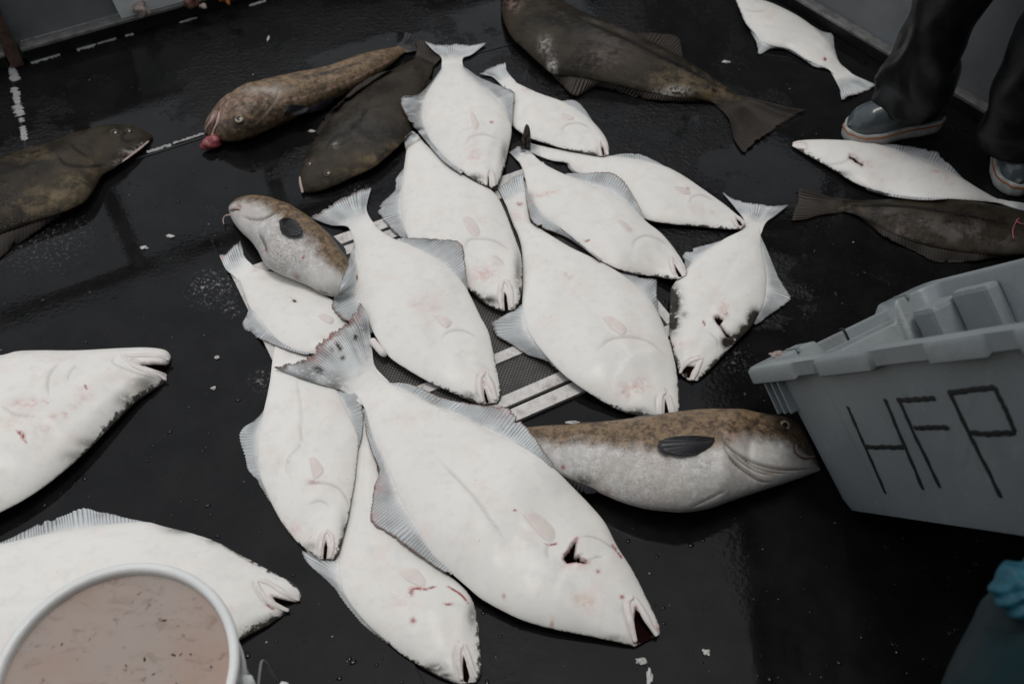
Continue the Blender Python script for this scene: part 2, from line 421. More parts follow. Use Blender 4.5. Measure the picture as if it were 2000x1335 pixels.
# roof overhang of the wheelhouse, seen only as the dark half of the wet deck's reflection, plus unseen sky blockers added behind the camera
rf_root = empty('wheelhouse_roof', (2.2, 1.6, 0), 'dark wheelhouse roof overhang mirrored in the wet deck at lower right, with unseen sky blocker added', 'roof')
bm = bmesh.new(); box_bm(bm, (1.12, -2.6, 2.6), (3.4, 4.6, 2.72), None, .01); bm_obj('roof_slab', bm, M_SHADE, rf_root)
bm = bmesh.new(); box_bm(bm, (2.35, -2.4, .001), (2.45, 1.2, 2.598), None, .01); bm_obj('wall', bm, M_SHADE, rf_root)
bm = bmesh.new(); box_bm(bm, (-3.0, -1.30, .001), (3.2, -1.18, 2.598), None, .01); bm_obj('wall', bm, M_SHADE, rf_root)  # unseen wall added behind the camera to keep sky light off the tote front
bm = bmesh.new(); box_bm(bm, (-3.0, -2.6, 2.6), (1.118, -.75, 2.72), None, .01); bm_obj('roof_slab', bm, M_SHADE, rf_root)  # unseen slab added above that wall, blocks more sky from behind
for y in (-2.3, 4.3):
    V, F = tube([(2.55, y, .0), (2.55, y, 2.6)], .05, 12, 1, (1, 0, 0)); mesh_obj('post', V, F, M_SHADE, rf_root)
# ------------------------------------------------------------------ fish skins
def mat_white_skin():
    t = NT('halibut_blind_side'); co = t.obj_co(); fc = t.attr('fc', 'Vector')
    big = t.noise(co, 9, 3); mid = t.noise(co, 38, 4, .6); fine = t.noise(co, 260, 3, .6)
    c = t.mix(t.ramp(big, .32, .68), (.81, .79, .74), (.835, .815, .76))
    c = t.mix(t.math('MULTIPLY', t.ramp(mid, .48, .75), .40), c, (.64, .645, .63))
    c = t.mix(t.math('MULTIPLY', t.ramp(t.noise(co, 13, 4, .65), .50, .72), .34), c, (.76, .62, .56))
    c = t.mix(t.math('MULTIPLY', t.ramp(t.noise(co, 6, 4, .7), .52, .70), .28), c, (.70, .70, .67))
    # faint growth lines of the scales, running along the fish
    ln = t.noise(t.stretch(fc, (14, 170, 1)), 1.0, 3)
    c = t.mix(t.math('MULTIPLY', t.ramp(ln, .55, .8), .12), c, (.62, .63, .63))
    tan = t.math('MULTIPLY', t.attr('tan'), t.ramp(mid, .36, .6)); c = t.mix(t.math('MULTIPLY', tan, .55), c, (.66, .52, .36))
    pk = t.math('MULTIPLY', t.attr('pink'), t.ramp(t.noise(co, 75, 5, .7), .36, .62)); c = t.mix(t.math('MULTIPLY', pk, .8), c, (.66, .38, .345))
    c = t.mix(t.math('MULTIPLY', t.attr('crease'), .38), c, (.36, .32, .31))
    # blood: stains and stray specks
    sp = t.math('MULTIPLY', t.ramp(t.voro(co, 62), .075, .045), t.ramp(t.noise(co, 13, 2), .55, .62))
    bl = t.math('MAXIMUM', t.math('MULTIPLY', sp, .75), t.math('MULTIPLY', t.attr('blood'), t.ramp(t.noise(co, 120, 3), .3, .5)))
    c = t.mix(bl, c, (.30, .025, .03))
    # pigment creeping over the rim from the dark side
    w = t.math('MULTIPLY', t.attr('edk'), t.ramp(t.noise(co, 62, 6, .82), .34, .74, .0, 2.1))
    e1 = t.math('MULTIPLY', t.ramp(t.math('SUBTRACT', t.attr('rim'), w), .0006, -.0036), t.ramp(t.math('ADD', t.noise(co, 150, 4, .8), t.math('MULTIPLY', t.math('SUBTRACT', w, t.attr('rim')), 60)), .42, .58))
    blot = t.ramp(t.noise(co, 190, 6, .85), .47, .62)
    halo = t.math('MULTIPLY', t.ramp(t.math('SUBTRACT', t.attr('rim'), t.math('MULTIPLY', w, 2.4)), .0, -.012), blot)
    dk = t.math('MAXIMUM', t.math('MULTIPLY', e1, .96), t.math('MULTIPLY', halo, .62))
    dk = t.math('MAXIMUM', dk, t.math('MULTIPLY', t.attr('dark'), t.ramp(t.noise(co, 60, 5, .75), .30, .50)))
    under = t.mix(t.ramp(mid, .35, .7), (.018, .015, .012), (.055, .045, .034))
    c = t.mix(dk, c, under)
    c = t.mix(t.ramp(t.attr('mouth'), .05, .55), c, (.012, .004, .004))
    h = t.math('ADD', t.math('MULTIPLY', mid, .5), t.math('MULTIPLY', fine, .35))
    return t.done(c, t.math('ADD', t.math('MULTIPLY', t.attr('mouth'), .5), t.math('ADD', t.ramp(fine, .25, .8, -.04, .08), t.ramp(t.noise(co, 16, 4, .6), .38, .62, .29, .47))), t.bump(h, .16, .004), IOR=1.36, Specular_IOR_Level=t.ramp(t.attr('mouth'), 0, .6, .44, .02))

def mat_dark_skin():
    t = NT('halibut_eyed_side'); co = t.obj_co()
    big = t.noise(co, 7, 5, .65); mid = t.noise(co, 30, 5, .7); fine = t.noise(co, 320, 3, .6)
    c = t.mix(t.ramp(big, .35, .68), (.014, .0115, .0080), (.044, .034, .022))
    c = t.mix(t.math('MULTIPLY', t.ramp(mid, .52, .76), .55), c, (.075, .057, .036))
    tan = t.math('MULTIPLY', t.attr('tan'), t.ramp(mid, .38, .62)); c = t.mix(t.math('MULTIPLY', tan, .8), c, (.21, .155, .085))
    pk = t.math('MULTIPLY', t.attr('pink'), t.ramp(t.noise(co, 60, 5, .7), .42, .6)); c = t.mix(pk, c, (.30, .20, .18))
    gr = t.math('MULTIPLY', t.attr('grey'), t.ramp(t.noise(co, 16, 5, .7), .40, .58)); c = t.mix(t.math('MULTIPLY', gr, .75), c, (.135, .125, .115))
    wh = t.math('MULTIPLY', t.attr('white'), t.ramp(t.noise(co, 90, 5, .7), .40, .56)); c = t.mix(wh, c, (.62, .58, .54))
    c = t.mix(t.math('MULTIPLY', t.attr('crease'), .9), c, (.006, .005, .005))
    c = t.mix(t.attr('blood'), c, (.22, .03, .03))
    c = t.mix(t.attr('mouth'), c, (.01, .006, .006))
    scales = t.voro(co, 420)
    h = t.math('ADD', t.math('MULTIPLY', mid, .8), t.math('MULTIPLY', scales, .35))
    return t.done(c, t.ramp(big, .35, .65, .14, .46), t.bump(h, .60, .005), IOR=1.33, Specular_IOR_Level=.32)

def mat_cod_skin():
    t = NT('cod_skin'); co = t.obj_co(); fc = t.attr('fc', 'Vector'); s = t.attr('back')
    big = t.noise(co, 14, 4, .6); mid = t.noise(co, 62, 5, .7); fine = t.noise(co, 330, 3, .7)
    back = t.mix(t.ramp(mid, .36, .62), (.062, .040, .023), (.25, .165, .092))
    back = t.mix(t.math('MULTIPLY', t.ramp(t.noise(co, 24, 4, .7), .5, .68), .6), back, (.040, .029, .021))
    back = t.mix(t.math('MULTIPLY', t.ramp(t.math('ADD', t.voro(co, 75), t.math('MULTIPLY', t.noise(co, 150, 3), .25)), .42, .30), .65), back, (.036, .025, .017))
    vein = t.ramp(t.noise(t.stretch(fc, (85, 110, 1)), 1.0, 4, .65, 1.2), .46, .54)
    back = t.mix(t.math('MULTIPLY', t.math('MULTIPLY', vein, t.math('SUBTRACT', 1.0, vein)), 1.6), back, (.33, .245, .155))
    belly = t.mix(t.ramp(mid, .40, .68), (.50, .48, .45), (.68, .665, .64))
    belly = t.mix(t.math('MULTIPLY', t.ramp(t.noise(co, 210, 4, .8), .50, .60), t.math('MULTIPLY', t.attr('grey'), .72)), belly, (.13, .105, .085))
    f = t.ramp(t.math('ADD', s, t.math('MULTIPLY', t.math('SUBTRACT', t.math('ADD', t.math('MULTIPLY', big, .7), t.math('MULTIPLY', fine, .3)), .5), 1.7)), -.26, .30)
    belly = t.mix(t.math('MULTIPLY', t.ramp(t.noise(co, 9, 4, .6), .45, .7), .4), belly, (.42, .36, .31))
    c = t.mix(f, belly, back)
    pk = t.math('MULTIPLY', t.attr('pink'), t.ramp(mid, .36, .62)); c = t.mix(pk, c, (.40, .26, .22))
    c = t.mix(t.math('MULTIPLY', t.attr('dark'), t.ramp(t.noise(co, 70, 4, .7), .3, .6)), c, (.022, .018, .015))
    c = t.mix(t.math('MULTIPLY', t.attr('white'), t.ramp(big, .25, .5)), c, (.66, .64, .60))
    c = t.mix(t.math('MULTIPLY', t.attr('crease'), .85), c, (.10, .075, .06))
    c = t.mix(t.attr('blood'), c, (.26, .03, .025))
    c = t.mix(t.attr('mouth'), c, (.06, .015, .015))
    h = t.math('ADD', t.math('MULTIPLY', mid, .6), t.math('MULTIPLY', t.voro(co, 520), .4))
    return t.done(c, t.ramp(fine, .25, .8, .28, .48), t.bump(h, .26, .005), IOR=1.38)

def mat_fin(name, base, mid_c, ray_c, edge_c, dark=False, lo=.02, hi=.42):
    t = NT(name); co = t.obj_co(); r = t.attr('ray'); v = t.attr('v')
    st = t.math('SINE', t.math('MULTIPLY', r, 2 * math.pi))
    n = t.noise(co, 55, 4, .65); n_lo = t.noise(co, 18, 4, .6)
    mid_c2 = t.mix(t.ramp(n_lo, .42, .66), mid_c, tuple(x * .62 for x in mid_c))
    c = t.mix(t.ramp(t.math('ADD', v, t.math('MULTIPLY', t.math('SUBTRACT', n, .5), .3)), lo, hi), base, mid_c2)
    c = t.mix(t.math('MULTIPLY', t.ramp(st, .0, .9), t.ramp(v, lo + .04, lo + .28, 0.0, .62)), c, ray_c)
    c = t.mix(t.math('MULTIPLY', t.ramp(st, -.55, -1.0), t.ramp(v, lo + .08, lo + .58, .0, .80)), c, tuple(x * .30 for x in mid_c))
    e = t.math('MULTIPLY', t.ramp(t.math('ADD', v, t.math('MULTIPLY', t.math('SUBTRACT', n, .5), .22)), .88, 1.0), t.attr('eg'))
    c = t.mix(e, c, edge_c)
    c = t.mix(t.math('MULTIPLY', t.attr('pink'), t.ramp(n, .35, .6)), c, (.50, .20, .18))
    c = t.mix(t.math('MULTIPLY', t.attr('dark'), t.ramp(t.noise(co, 120, 3, .6), .3, .5)), c, (.03, .024, .02))
    return t.done(c, .36, t.bump(n, .25, .003), IOR=1.36, Specular_IOR_Level=.2 if dark else .5)

def mat_eye(iris):
    t = NT('fish_eye'); r = t.attr('er'); co = t.obj_co()
    c = t.mix(t.ramp(t.math('ADD', r, t.math('MULTIPLY', t.noise(co, 200, 2), .08)), .50, .56), (.012, .011, .010), iris)
    c = t.mix(t.ramp(r, .86, .97), c, (.05, .04, .03))
    return t.done(c, .08, None, IOR=1.4)

M_WHITE = mat_white_skin(); M_DARK = mat_dark_skin(); M_COD = mat_cod_skin()
M_FIN = mat_fin('halibut_fin', (.78, .77, .74), (.555, .58, .585), (.72, .725, .715), (.20, .13, .105))
M_TAILW = mat_fin('halibut_tail', (.805, .79, .75), (.66, .685, .685), (.73, .74, .73), (.16, .11, .085), False, .22, .62)
M_FIND = mat_fin('dark_fin', (.030, .026, .021), (.040, .034, .029), (.085, .072, .060), (.05, .042, .036), True)
M_FINC = mat_fin('cod_fin', (.075, .058, .046), (.022, .022, .025), (.090, .090, .096), (.03, .03, .03))
def mat_pect():
    t = NT('pectoral_skin'); co = t.obj_co(); v = t.attr('v'); n = t.noise(co, 40, 4, .6)
    st = t.math('SINE', t.math('MULTIPLY', t.attr('ray'), 2 * math.pi))
    c = t.mix(t.ramp(n, .3, .7), (.765, .70, .655), (.725, .63, .575))
    c = t.mix(t.math('MULTIPLY', t.ramp(st, .2, 1.0), .25), c, (.78, .74, .70))
    c = t.mix(t.ramp(t.math('ADD', v, t.math('MULTIPLY', t.math('SUBTRACT', n, .5), .5)), .72, 1.0), c, (.79, .765, .73))
    return t.done(c, .42, t.bump(n, .1, .003), IOR=1.36)
M_PECT = mat_pect()
def mat_pectc():
    t = NT('cod_pectoral'); r = t.attr('ray'); co = t.obj_co(); cb = t.node('ShaderNodeCombineXYZ'); t.put(cb.inputs[0], t.math('MULTIPLY', r, 2.2)); t.put(cb.inputs[1], t.math('MULTIPLY', t.attr('v'), 2.0))
    n = t.noise(cb.outputs[0], 1.0, 4, .7); c = t.mix(t.ramp(n, .42, .72), (.012, .0125, .014), (.085, .088, .095))
    c = t.mix(t.math('MULTIPLY', t.ramp(t.attr('v'), .80, 1.0), .5), c, (.03, .025, .022))
    return t.done(c, .24, t.bump(n, .5, .004), IOR=1.36)
M_PECTC = mat_pectc()
M_LIP = m_plain('lip_skin', (.76, .705, .665), .42, .05, 50, .25, dirt=(.64, .49, .46))
M_LIPC = m_plain('cod_lip_skin', (.44, .335, .295), .40, .14, 60, .3, dirt=(.22, .15, .12))
M_EYE = mat_eye((.33, .29, .21)); M_EYED = mat_eye((.070, .048, .028))
M_BLADDER = m_plain('swim_bladder', (.24, .055, .060), .22, .25, 40, .2, dirt=(.34, .12, .12))

def look_up(top_px, top_w, p):
    """world points on the upper surface of a fish at photo pixels p"""
    out = []
    for q in np.asarray(p, float):
        d = ((top_px - q) ** 2).sum(1); k = np.argpartition(d, 5)[:5]
        w = 1 / (d[k] + .5); z = (top_w[k, 2] * w).sum() / w.sum()
        out.append(bp(q, z))
    return np.array(out)

def fish(name, label, cat, d, group):
    kind = d.get('kind', 'white')
    A0, B0 = d['A'], d['B']
    Lpx = max(line_len(A0), line_len(B0)); wpx = max(np.linalg.norm(np.array(A0[len(A0) // 2]) - np.array(B0[len(B0) // 2])), 40)
    N = int(np.clip(Lpx / 3.0, 80, 270)); M = int(np.clip(wpx / 3.0, 44, 120))
    a, b = smooth_line(A0, N), smooth_line(B0, N)
    t = np.linspace(0, 1, N)
    rf = d.get('rf', .42 if kind != 'cod' else .50)
    thick = d.get('thick', .20) * (.86 if kind == 'white' else 1) if kind != 'cod' else d.get('thick', .62)
    zA = np.zeros(N); zB = np.zeros(N)
    s = np.sin(np.pi / 2 * np.linspace(-1, 1, M + 1))
    if kind == 'cod': top = (1 - np.abs(s) ** 2.5) ** .52; bot = -np.sqrt(np.clip(1 - s * s, 0, 1))
    else: top = (1 - np.abs(s) ** 2.5) ** .66; bot = -(1 - np.abs(s) ** 2.6) ** .6
    for it in range(4):
        if it == 0: T = np.full(N, .05)
        PA = bp(a, zA + rf * T); PB = bp(b, zB + rf * T)
        w = np.linalg.norm(PA[:, :2] - PB[:, :2], axis=1); wm = w.max()
        T = thick * wm * (w / wm) ** (.72 if kind != 'cod' else .95)
        end = np.clip((t - .965) / .035, 0, 1); T = T * np.sqrt(np.clip(1 - .85 * end ** 2, .1, 1))
        st = np.clip(t / .11, 0, 1); T = T * (.22 + .78 * st * st * (3 - 2 * st)); T = gsmooth(T, 2.5)
        XY = PA[:, None, :2] * ((1 - s) / 2)[None, :, None] + PB[:, None, :2] * ((1 + s) / 2)[None, :, None]
        H = hm_get(XY[..., 0], XY[..., 1])
        need = H - (rf * T[:, None] * (1 + bot[None]))           # base height each point asks for
        k = d.get('press', .85)
        mA = need[:, s <= .15].max(1) * k; mB = need[:, s >= -.15].max(1) * k
        nA = gsmooth(np.maximum(mA, 0), N * .045); nB = gsmooth(np.maximum(mB, 0), N * .045)
        zA, zB = .002 + nA + d.get('lift', 0), .002 + nB + d.get('lift', 0)
    PA = bp(a, zA + rf * T); PB = bp(b, zB + rf * T)
    XY = PA[:, None, :2] * ((1 - s) / 2)[None, :, None] + PB[:, None, :2] * ((1 + s) / 2)[None, :, None]
    Z0 = zA[:, None] * ((1 - s) / 2)[None] + zB[:, None] * ((1 + s) / 2)[None]
    w = np.linalg.norm(PA[:, :2] - PB[:, :2], axis=1); wm = w.max()
    length = np.linalg.norm(np.diff((PA + PB) / 2, axis=0), axis=1).sum()
    Zt = Z0 + rf * T[:, None] + (1 - rf) * T[:, None] * top[None]
    tt, ss = np.meshgrid(t, s, indexing='ij')
    sg = lambda x: 1 / (1 + np.exp(-np.clip(x, -40, 40)))
    if kind != 'cod':      # head relief: gill cover, cheek, the muscle seam along the middle
        g = d.get('gill', .74); amp = T[:, None]
        gl = g + .10 * np.abs(ss - d.get('gs', 0)) ** 2
        fade = np.clip(1 - np.abs(ss) ** 4, 0, 1)
        rel = .045 * sg((tt - gl) / .004) * np.exp(-np.clip(tt - gl, 0, 1) / .11)
        rel -= .012 * np.exp(-((tt - gl - .085) / .02) ** 2)
        rel += .03 * np.exp(-((tt - gl - .13) / .05) ** 2 - ((ss + .2) / .45) ** 2)
        rel += .028 * np.sin(tt * 17 + ss * 4 + Lpx) * np.sin(ss * 6 + tt * 9) - .02 * np.exp(-(ss / .05) ** 2) * (tt < g)
        Zt = Zt + rel * fade * amp
    else:
        g = d.get('gill', .74); gl = g + .05 * (ss * ss)
        rel = .085 * sg((tt - gl) / .006) * np.exp(-np.clip(tt - gl, 0, 1) / .10) - .035 * np.exp(-((tt - gl - .09) / .012) ** 2)
        rel -= .012 * np.exp(-((ss - .1 * d.get('bs', 1)) / .03) ** 2) * (tt < g)
        Zt = Zt + rel * np.clip(1 - ss ** 4, 0, 1) * T[:, None]
    topW = np.concatenate([XY, Zt[..., None]], -1).reshape(-1, 3)
    topPx = proj(topW)
    n_top = len(topW)
    at = {k: np.zeros(n_top) for k in ('pink', 'tan', 'blood', 'dark', 'mouth', 'crease', 'grey', 'white')}
    for x, y, r, kd, st in d.get('stains', ()):
        rx, ry = (r if isinstance(r, tuple) else (r, r))
        at[kd] = np.maximum(at[kd], st * np.exp(-((topPx[:, 0] - x) / rx) ** 2 - ((topPx[:, 1] - y) / ry) ** 2))
    topZ = topW.copy()
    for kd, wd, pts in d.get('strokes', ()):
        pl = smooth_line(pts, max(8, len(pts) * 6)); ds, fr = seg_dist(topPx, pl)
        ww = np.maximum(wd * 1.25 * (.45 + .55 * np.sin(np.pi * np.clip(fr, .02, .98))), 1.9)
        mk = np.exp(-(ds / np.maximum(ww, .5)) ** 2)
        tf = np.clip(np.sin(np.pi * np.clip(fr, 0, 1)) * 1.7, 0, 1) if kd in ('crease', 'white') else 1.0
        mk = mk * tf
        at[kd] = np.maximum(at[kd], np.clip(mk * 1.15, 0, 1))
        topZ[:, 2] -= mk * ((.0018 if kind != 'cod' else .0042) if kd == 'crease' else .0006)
    for poly in d.get('cuts', ()):                                # open wounds and gaping mouths: real hollows
        pl = np.asarray(poly, float); ins = inside(topPx, pl)
        dist, _ = seg_dist(topPx, np.vstack([pl, pl[:1]]))
        dep = np.where(ins, np.clip(dist / 5.0, 0, 1), 0)
        floor = (Z0 + .03 * T[:, None]).reshape(-1)
        topZ[:, 2] = topZ[:, 2] * (1 - dep) + floor * dep
        at['mouth'] = np.maximum(at['mouth'], np.clip(dep * 2.2, 0, 1))
        at['blood'] = np.maximum(at['blood'], np.where(~ins, np.exp(-(dist / 3.2) ** 2) * d.get('cutblood', .5), 0))
    # underside
    Mb = 14; sb = np.sin(np.pi / 2 * np.linspace(1, -1, Mb + 1))[1:-1]
    bb = -(1 - np.abs(sb) ** 2.6) ** .6 if kind != 'cod' else -np.sqrt(1 - sb ** 2)
    XYb = PA[:, None, :2] * ((1 - sb) / 2)[None, :, None] + PB[:, None, :2] * ((1 + sb) / 2)[None, :, None]
    Zb = zA[:, None] * ((1 - sb) / 2)[None] + zB[:, None] * ((1 + sb) / 2)[None] + rf * T[:, None] * (1 + bb[None])
    botW = np.concatenate([XYb, Zb[..., None]], -1)
    V = np.concatenate([topZ.reshape(N, M + 1, 3), botW], 1)
    R = V.shape[1]
    F = grid_faces(N, R, True)
    V = V.reshape(-1, 3)
    c0, c1 = V[:R].mean(0), V[(N - 1) * R:].mean(0)
    V = np.vstack([V, c0, c1])
    Fl = F
    jj = np.arange(R)
    cap = np.vstack([np.stack([np.full(R, N * R), (jj + 1) % R, jj, jj], 1), np.stack([np.full(R, N * R + 1), (N - 1) * R + jj, (N - 1) * R + (jj + 1) % R, (N - 1) * R + (jj + 1) % R], 1)])
    def full(x, under):
        y = np.full((N, R), under, float); y[:, :M + 1] = x.reshape(N, M + 1)
        return np.concatenate([y.ravel(), [under, under]])
    rim = (1 - np.abs(ss)) * (w[:, None] / 2)
    rim = np.minimum(rim, (1 - tt) * length * 1.0 + .004)
    attrs = {k: full(v, 0) for k, v in at.items()}
    attrs['rim'] = full(rim, -.03)
    eA, eB = (x * .34 for x in d.get('edge', (.004, .004))); hA, hB = (x * .70 for x in d.get('hedge', (.010, .010)))
    ed = np.where(ss < 0, eA, eB) + np.where(ss < 0, hA, hB) * np.clip((tt - .70) / .22, 0, 1) ** 1.3 * np.abs(ss) ** 2
    for side, line in (('finA', a), ('finB', b)):
        for outer in d.get(side, []):
            outer = np.asarray(outer, float); i0 = int(np.argmin(((line - outer[0]) ** 2).sum(1))); i1 = int(np.argmin(((line - outer[-1]) ** 2).sum(1)))
            wf = np.zeros(N)
            if i1 > i0 + 3:
                oo = smooth_line(outer, i1 - i0 + 1); wf[i0:i1 + 1] = np.clip((np.linalg.norm(oo - line[i0:i1 + 1], axis=1) - 8) / 12, 0, 1)
            wf = gsmooth(wf, 3)[:, None] * ((ss < 0) if side == 'finA' else (ss > 0))
            ed = ed * (1 - wf) - .004 * wf
    attrs['edk'] = full(ed, .02)
    attrs['back'] = full(ss * d.get('bs', 1) - d.get('b0', 0) + d.get('bt', 0) * (tt - .5), d.get('ub', -1) if kind == 'cod' else 0)
    fc = np.zeros((N, R, 3)); fc[:, :M + 1, 0] = tt * length; fc[:, :M + 1, 1] = ss * w[:, None] / 2
    attrs['fc'] = np.vstack([fc.reshape(-1, 3), np.zeros((2, 3))])
    ctr = ((PA + PB) / 2)[N // 2]; root = empty(name, (float(ctr[0]), float(ctr[1]), float(zA.mean())), label, cat, group)
    mat = {'white': M_WHITE, 'dark': M_DARK, 'cod': M_COD}[kind]
    tri = cap[:, :3]
    Fall = [tuple(int(q) for q in f) for f in Fl] + [tuple(int(q) for q in f) for f in tri]
    mesh_obj('body', V, Fall, mat, root, True, attrs)

    # ---- fins
    puts = [topW]
    fin_m = {'white': M_FIN, 'dark': M_FIND, 'cod': M_FINC}[kind]
    def sheet(nm, G, ray, v, m, extra=None, th=.0016):
        n, q = G.shape[:2]
        eg = np.full(n * q, d.get('eg', .55)); px = proj(G.reshape(-1, 3))
        pk = np.zeros(n * q); dk = np.zeros(n * q)
        for x, y, r, kd, st in d.get('finstains', ()):
            f = st * np.exp(-((px[:, 0] - x) ** 2 + (px[:, 1] - y) ** 2) / r ** 2)
            if kd == 'pink': pk = np.maximum(pk, f)
            else: dk = np.maximum(dk, f)
        o = mesh_obj(nm, G.reshape(-1, 3), grid_faces(n, q), m, root, True, {'ray': ray.ravel(), 'v': v.ravel(), 'eg': eg, 'pink': pk, 'dark': dk})
        solid(o, th); puts.append(G.reshape(-1, 3)); return o
    for side, line, P, zz in (('finA', a, PA, zA), ('finB', b, PB, zB)):
        for kf, outer in enumerate(d.get(side, [])):
            outer = np.asarray(outer, float)
            i0 = int(np.argmin(((line - outer[0]) ** 2).sum(1))); i1 = int(np.argmin(((line - outer[-1]) ** 2).sum(1)))
            if i1 <= i0 + 3: i1 = min(N - 1, i0 + 6)
            seg = P[i0:i1 + 1]; flen = line_len(seg)
            nr = max(8, int(flen / d.get('raygap', .0062))); n = nr * 4 + 1
            opp = (PB if side == 'finA' else PA)[i0:i1 + 1]
            inn = resample(seg + (opp - seg) * .035, n)
            out = smooth_line(outer, n); inpx = proj(inn)
            q = 9; vv = np.linspace(0, 1, q); ph = np.linspace(0, nr, n)
            rs_ = np.random.RandomState(abs(int(outer[0][0])) + kf); ph = np.linspace(0, nr, n) + .9 * np.interp(np.linspace(0, 1, n), np.linspace(0, 1, max(4, nr // 4)), rs_.uniform(-1, 1, max(4, nr // 4)))
            rag = np.interp(np.linspace(0, nr, n), np.arange(nr + 2), rs_.uniform(0, 1, nr + 2) ** 2); tear = np.interp(np.linspace(0, 1, n), np.linspace(0, 1, nr), (rs_.uniform(0, 1, nr) > .965) * rs_.uniform(.12, .35, nr))
            saw = (np.abs((ph % 1) - .5) * 2) * (.6 + .8 * rag) + .9 * rag + tear * 20
            G = np.zeros((n, q, 3))
            fw = np.linalg.norm(bp(out, inn[:, 2])[:, :2] - inn[:, :2], axis=1)
            wob = (.004 * np.sin(np.linspace(0, 9, n) + kf) + .003 * np.sin(np.linspace(0, 23, n) + outer[0][1])) * np.clip(fw / .04, 0, 1)
            tgt = None
            for rep in range(2):
                oz = inn[:, 2] if tgt is None else tgt
                ow = bp(out, oz)
                h = hm_get(ow[:, 0], ow[:, 1]) + .004
                tgt = np.clip(h, inn[:, 2] - .55 * fw - .004, inn[:, 2] + .03)
                tgt = gsmooth(tgt + wob * d.get('wob', 1), 4)
            for j, v in enumerate(vv):
                ve = v * (1 - .05 * saw * np.clip((v - .6) / .4, 0, 1) ** 2)
                pz = inn[:, 2] * (1 - v ** 1.15) + tgt * v ** 1.15
                mid = hm_get(*(G[:, j, :2].T if False else (bp(inpx * (1 - v) + out * v, pz)[:, :2].T)))
                pz = np.maximum(pz, np.minimum(mid + .003, inn[:, 2] + .03)) if v > .2 else pz
                pz = gsmooth(pz, 2)
                pp = inpx * (1 - ve)[:, None] + out * ve[:, None]
                G[:, j] = bp(pp, pz + .0010 * np.cos(ph * 2 * np.pi) * min(1, v * 4))
            sheet('dorsal_fin' if side == d.get('dorsal', 'finA') else 'anal_fin', G, np.repeat(ph[:, None], q, 1), np.repeat(vv[None], n, 0), fin_m)
    # ---- tail
    tl = d.get('tail')
    if tl:
        ia = max(5, int(N * .045))
        pa, pb = a[0], b[0]
        wide = np.linalg.norm(np.array(tl['o'][0]) - np.array(tl['o'][-1]))
        nr = max(10, int(wide / 5.2)); n = nr * 4 + 1; q = 18
        zr = (zA[0] + zB[0]) / 2 + .9 * T[ia]
        l = smooth_line([a[ia], *tl['l']], q); r = smooth_line([b[ia], *tl['r']], q); o = smooth_line(tl['o'], n); inn = smooth_line([a[ia], (a[ia] + b[ia]) / 2, b[ia]], n)
        u = np.linspace(0, 1, n)[:, None, None]; v = np.linspace(0, 1, q)[None, :, None]
        Cn = (1 - v) * inn[:, None] + v * o[:, None] + (1 - u) * l[None] + u * r[None] - ((1 - u) * (1 - v) * inn[0] + u * (1 - v) * inn[-1] + (1 - u) * v * o[0] + u * v * o[-1])
        ph = np.linspace(0, nr, n)
        Z = np.full((n, q), zr)
        rise = d.get('tail_rise', 0)
        vq = np.linspace(0, 1, q)[None]
        for rep in range(2):
            W = bp(Cn.reshape(-1, 2), Z.ravel()).reshape(n, q, 3)
            h = hm_get(W[..., 0], W[..., 1]) + .005
            ln_ = np.linalg.norm(W[:, -1, :2] - W[:, 0, :2], axis=1).max()
            Z = np.maximum(np.maximum(h, zr - .45 * ln_ * vq), zr * (1 - vq) * .6)
            Z = zr * (1 - np.clip(vq * 2.2, 0, 1)) + Z * np.clip(vq * 2.2, 0, 1) + rise * vq ** 2
            Z = np.stack([gsmooth(Z[i], 1.6) for i in range(n)]); Z = np.stack([gsmooth(Z[:, j], 6) for j in range(q)], 1)
        Z = Z + .0011 * np.cos(ph * 2 * np.pi)[:, None] * np.clip(vq * 3, 0, 1) + .004 * np.sin(np.linspace(0, 7, n))[:, None] * vq * d.get('wob', 1)
        rs_ = np.random.RandomState(int(wide)); rag = np.interp(np.linspace(0, nr, n), np.arange(nr + 2), rs_.uniform(0, 1, nr + 2) ** 2); ph = ph + .8 * np.interp(np.linspace(0, 1, n), np.linspace(0, 1, max(4, nr // 4)), rs_.uniform(-1, 1, max(4, nr // 4)))
        for j in range(q):
            f = np.clip((vq[0, j] - .10) / .38, 0, 1); f = f * f * (3 - 2 * f)
            if f < 1:
                zl = gsmooth(look_up(topPx, topW, Cn[:, j])[:, 2], 3) + min(.0004, -.0042 + .0010 * j)
                Z[:, j] = zl * (1 - f) + Z[:, j] * f
        saw = np.abs((ph % 1) - .5) * 2 * .5 + rag * d.get('ragged', .8)
        dl = Cn[:, -1] - Cn[:, -2]; Cn[:, -1] -= dl * saw[:, None]; Cn[:, -2] -= dl * (saw * .45)[:, None]
        G = bp(Cn.reshape(-1, 2), Z.ravel()).reshape(n, q, 3)
        sheet('tail_fin', G, np.repeat(ph[:, None], q, 1), np.repeat(np.linspace(0, 1, q)[None], n, 0), M_TAILW if kind == 'white' else (M_FIND if kind == 'dark' else M_FINC), th=.0026)
    # ---- pectoral fin, lips, eyes
    for kf, poly in enumerate(d.get('pect', [])):
        pl = np.asarray(poly, float); ring = smooth_line(np.vstack([pl, pl[:1]]), 37)[:-1]; c = pl.mean(0)
        Vp, Fp = [], []; nr_ = 6; ray, vv = [], []
        hgt = d.get('pect_h', .0022)
        for k in range(nr_):
            f = (k + .12) / (nr_ - .88); px = c + (ring - c) * f
            P = look_up(topPx, topW, px); z = P[:, 2] + hgt * (1 - f ** 3) - .0012 * (f > .97)
            if kind == 'cod': z = z + .004
            Vp.append(bp(px, z)); ray.append(np.linspace(0, 9, 36)); vv.append(np.full(36, f))
        Vp = np.array(Vp); nn = len(ring)
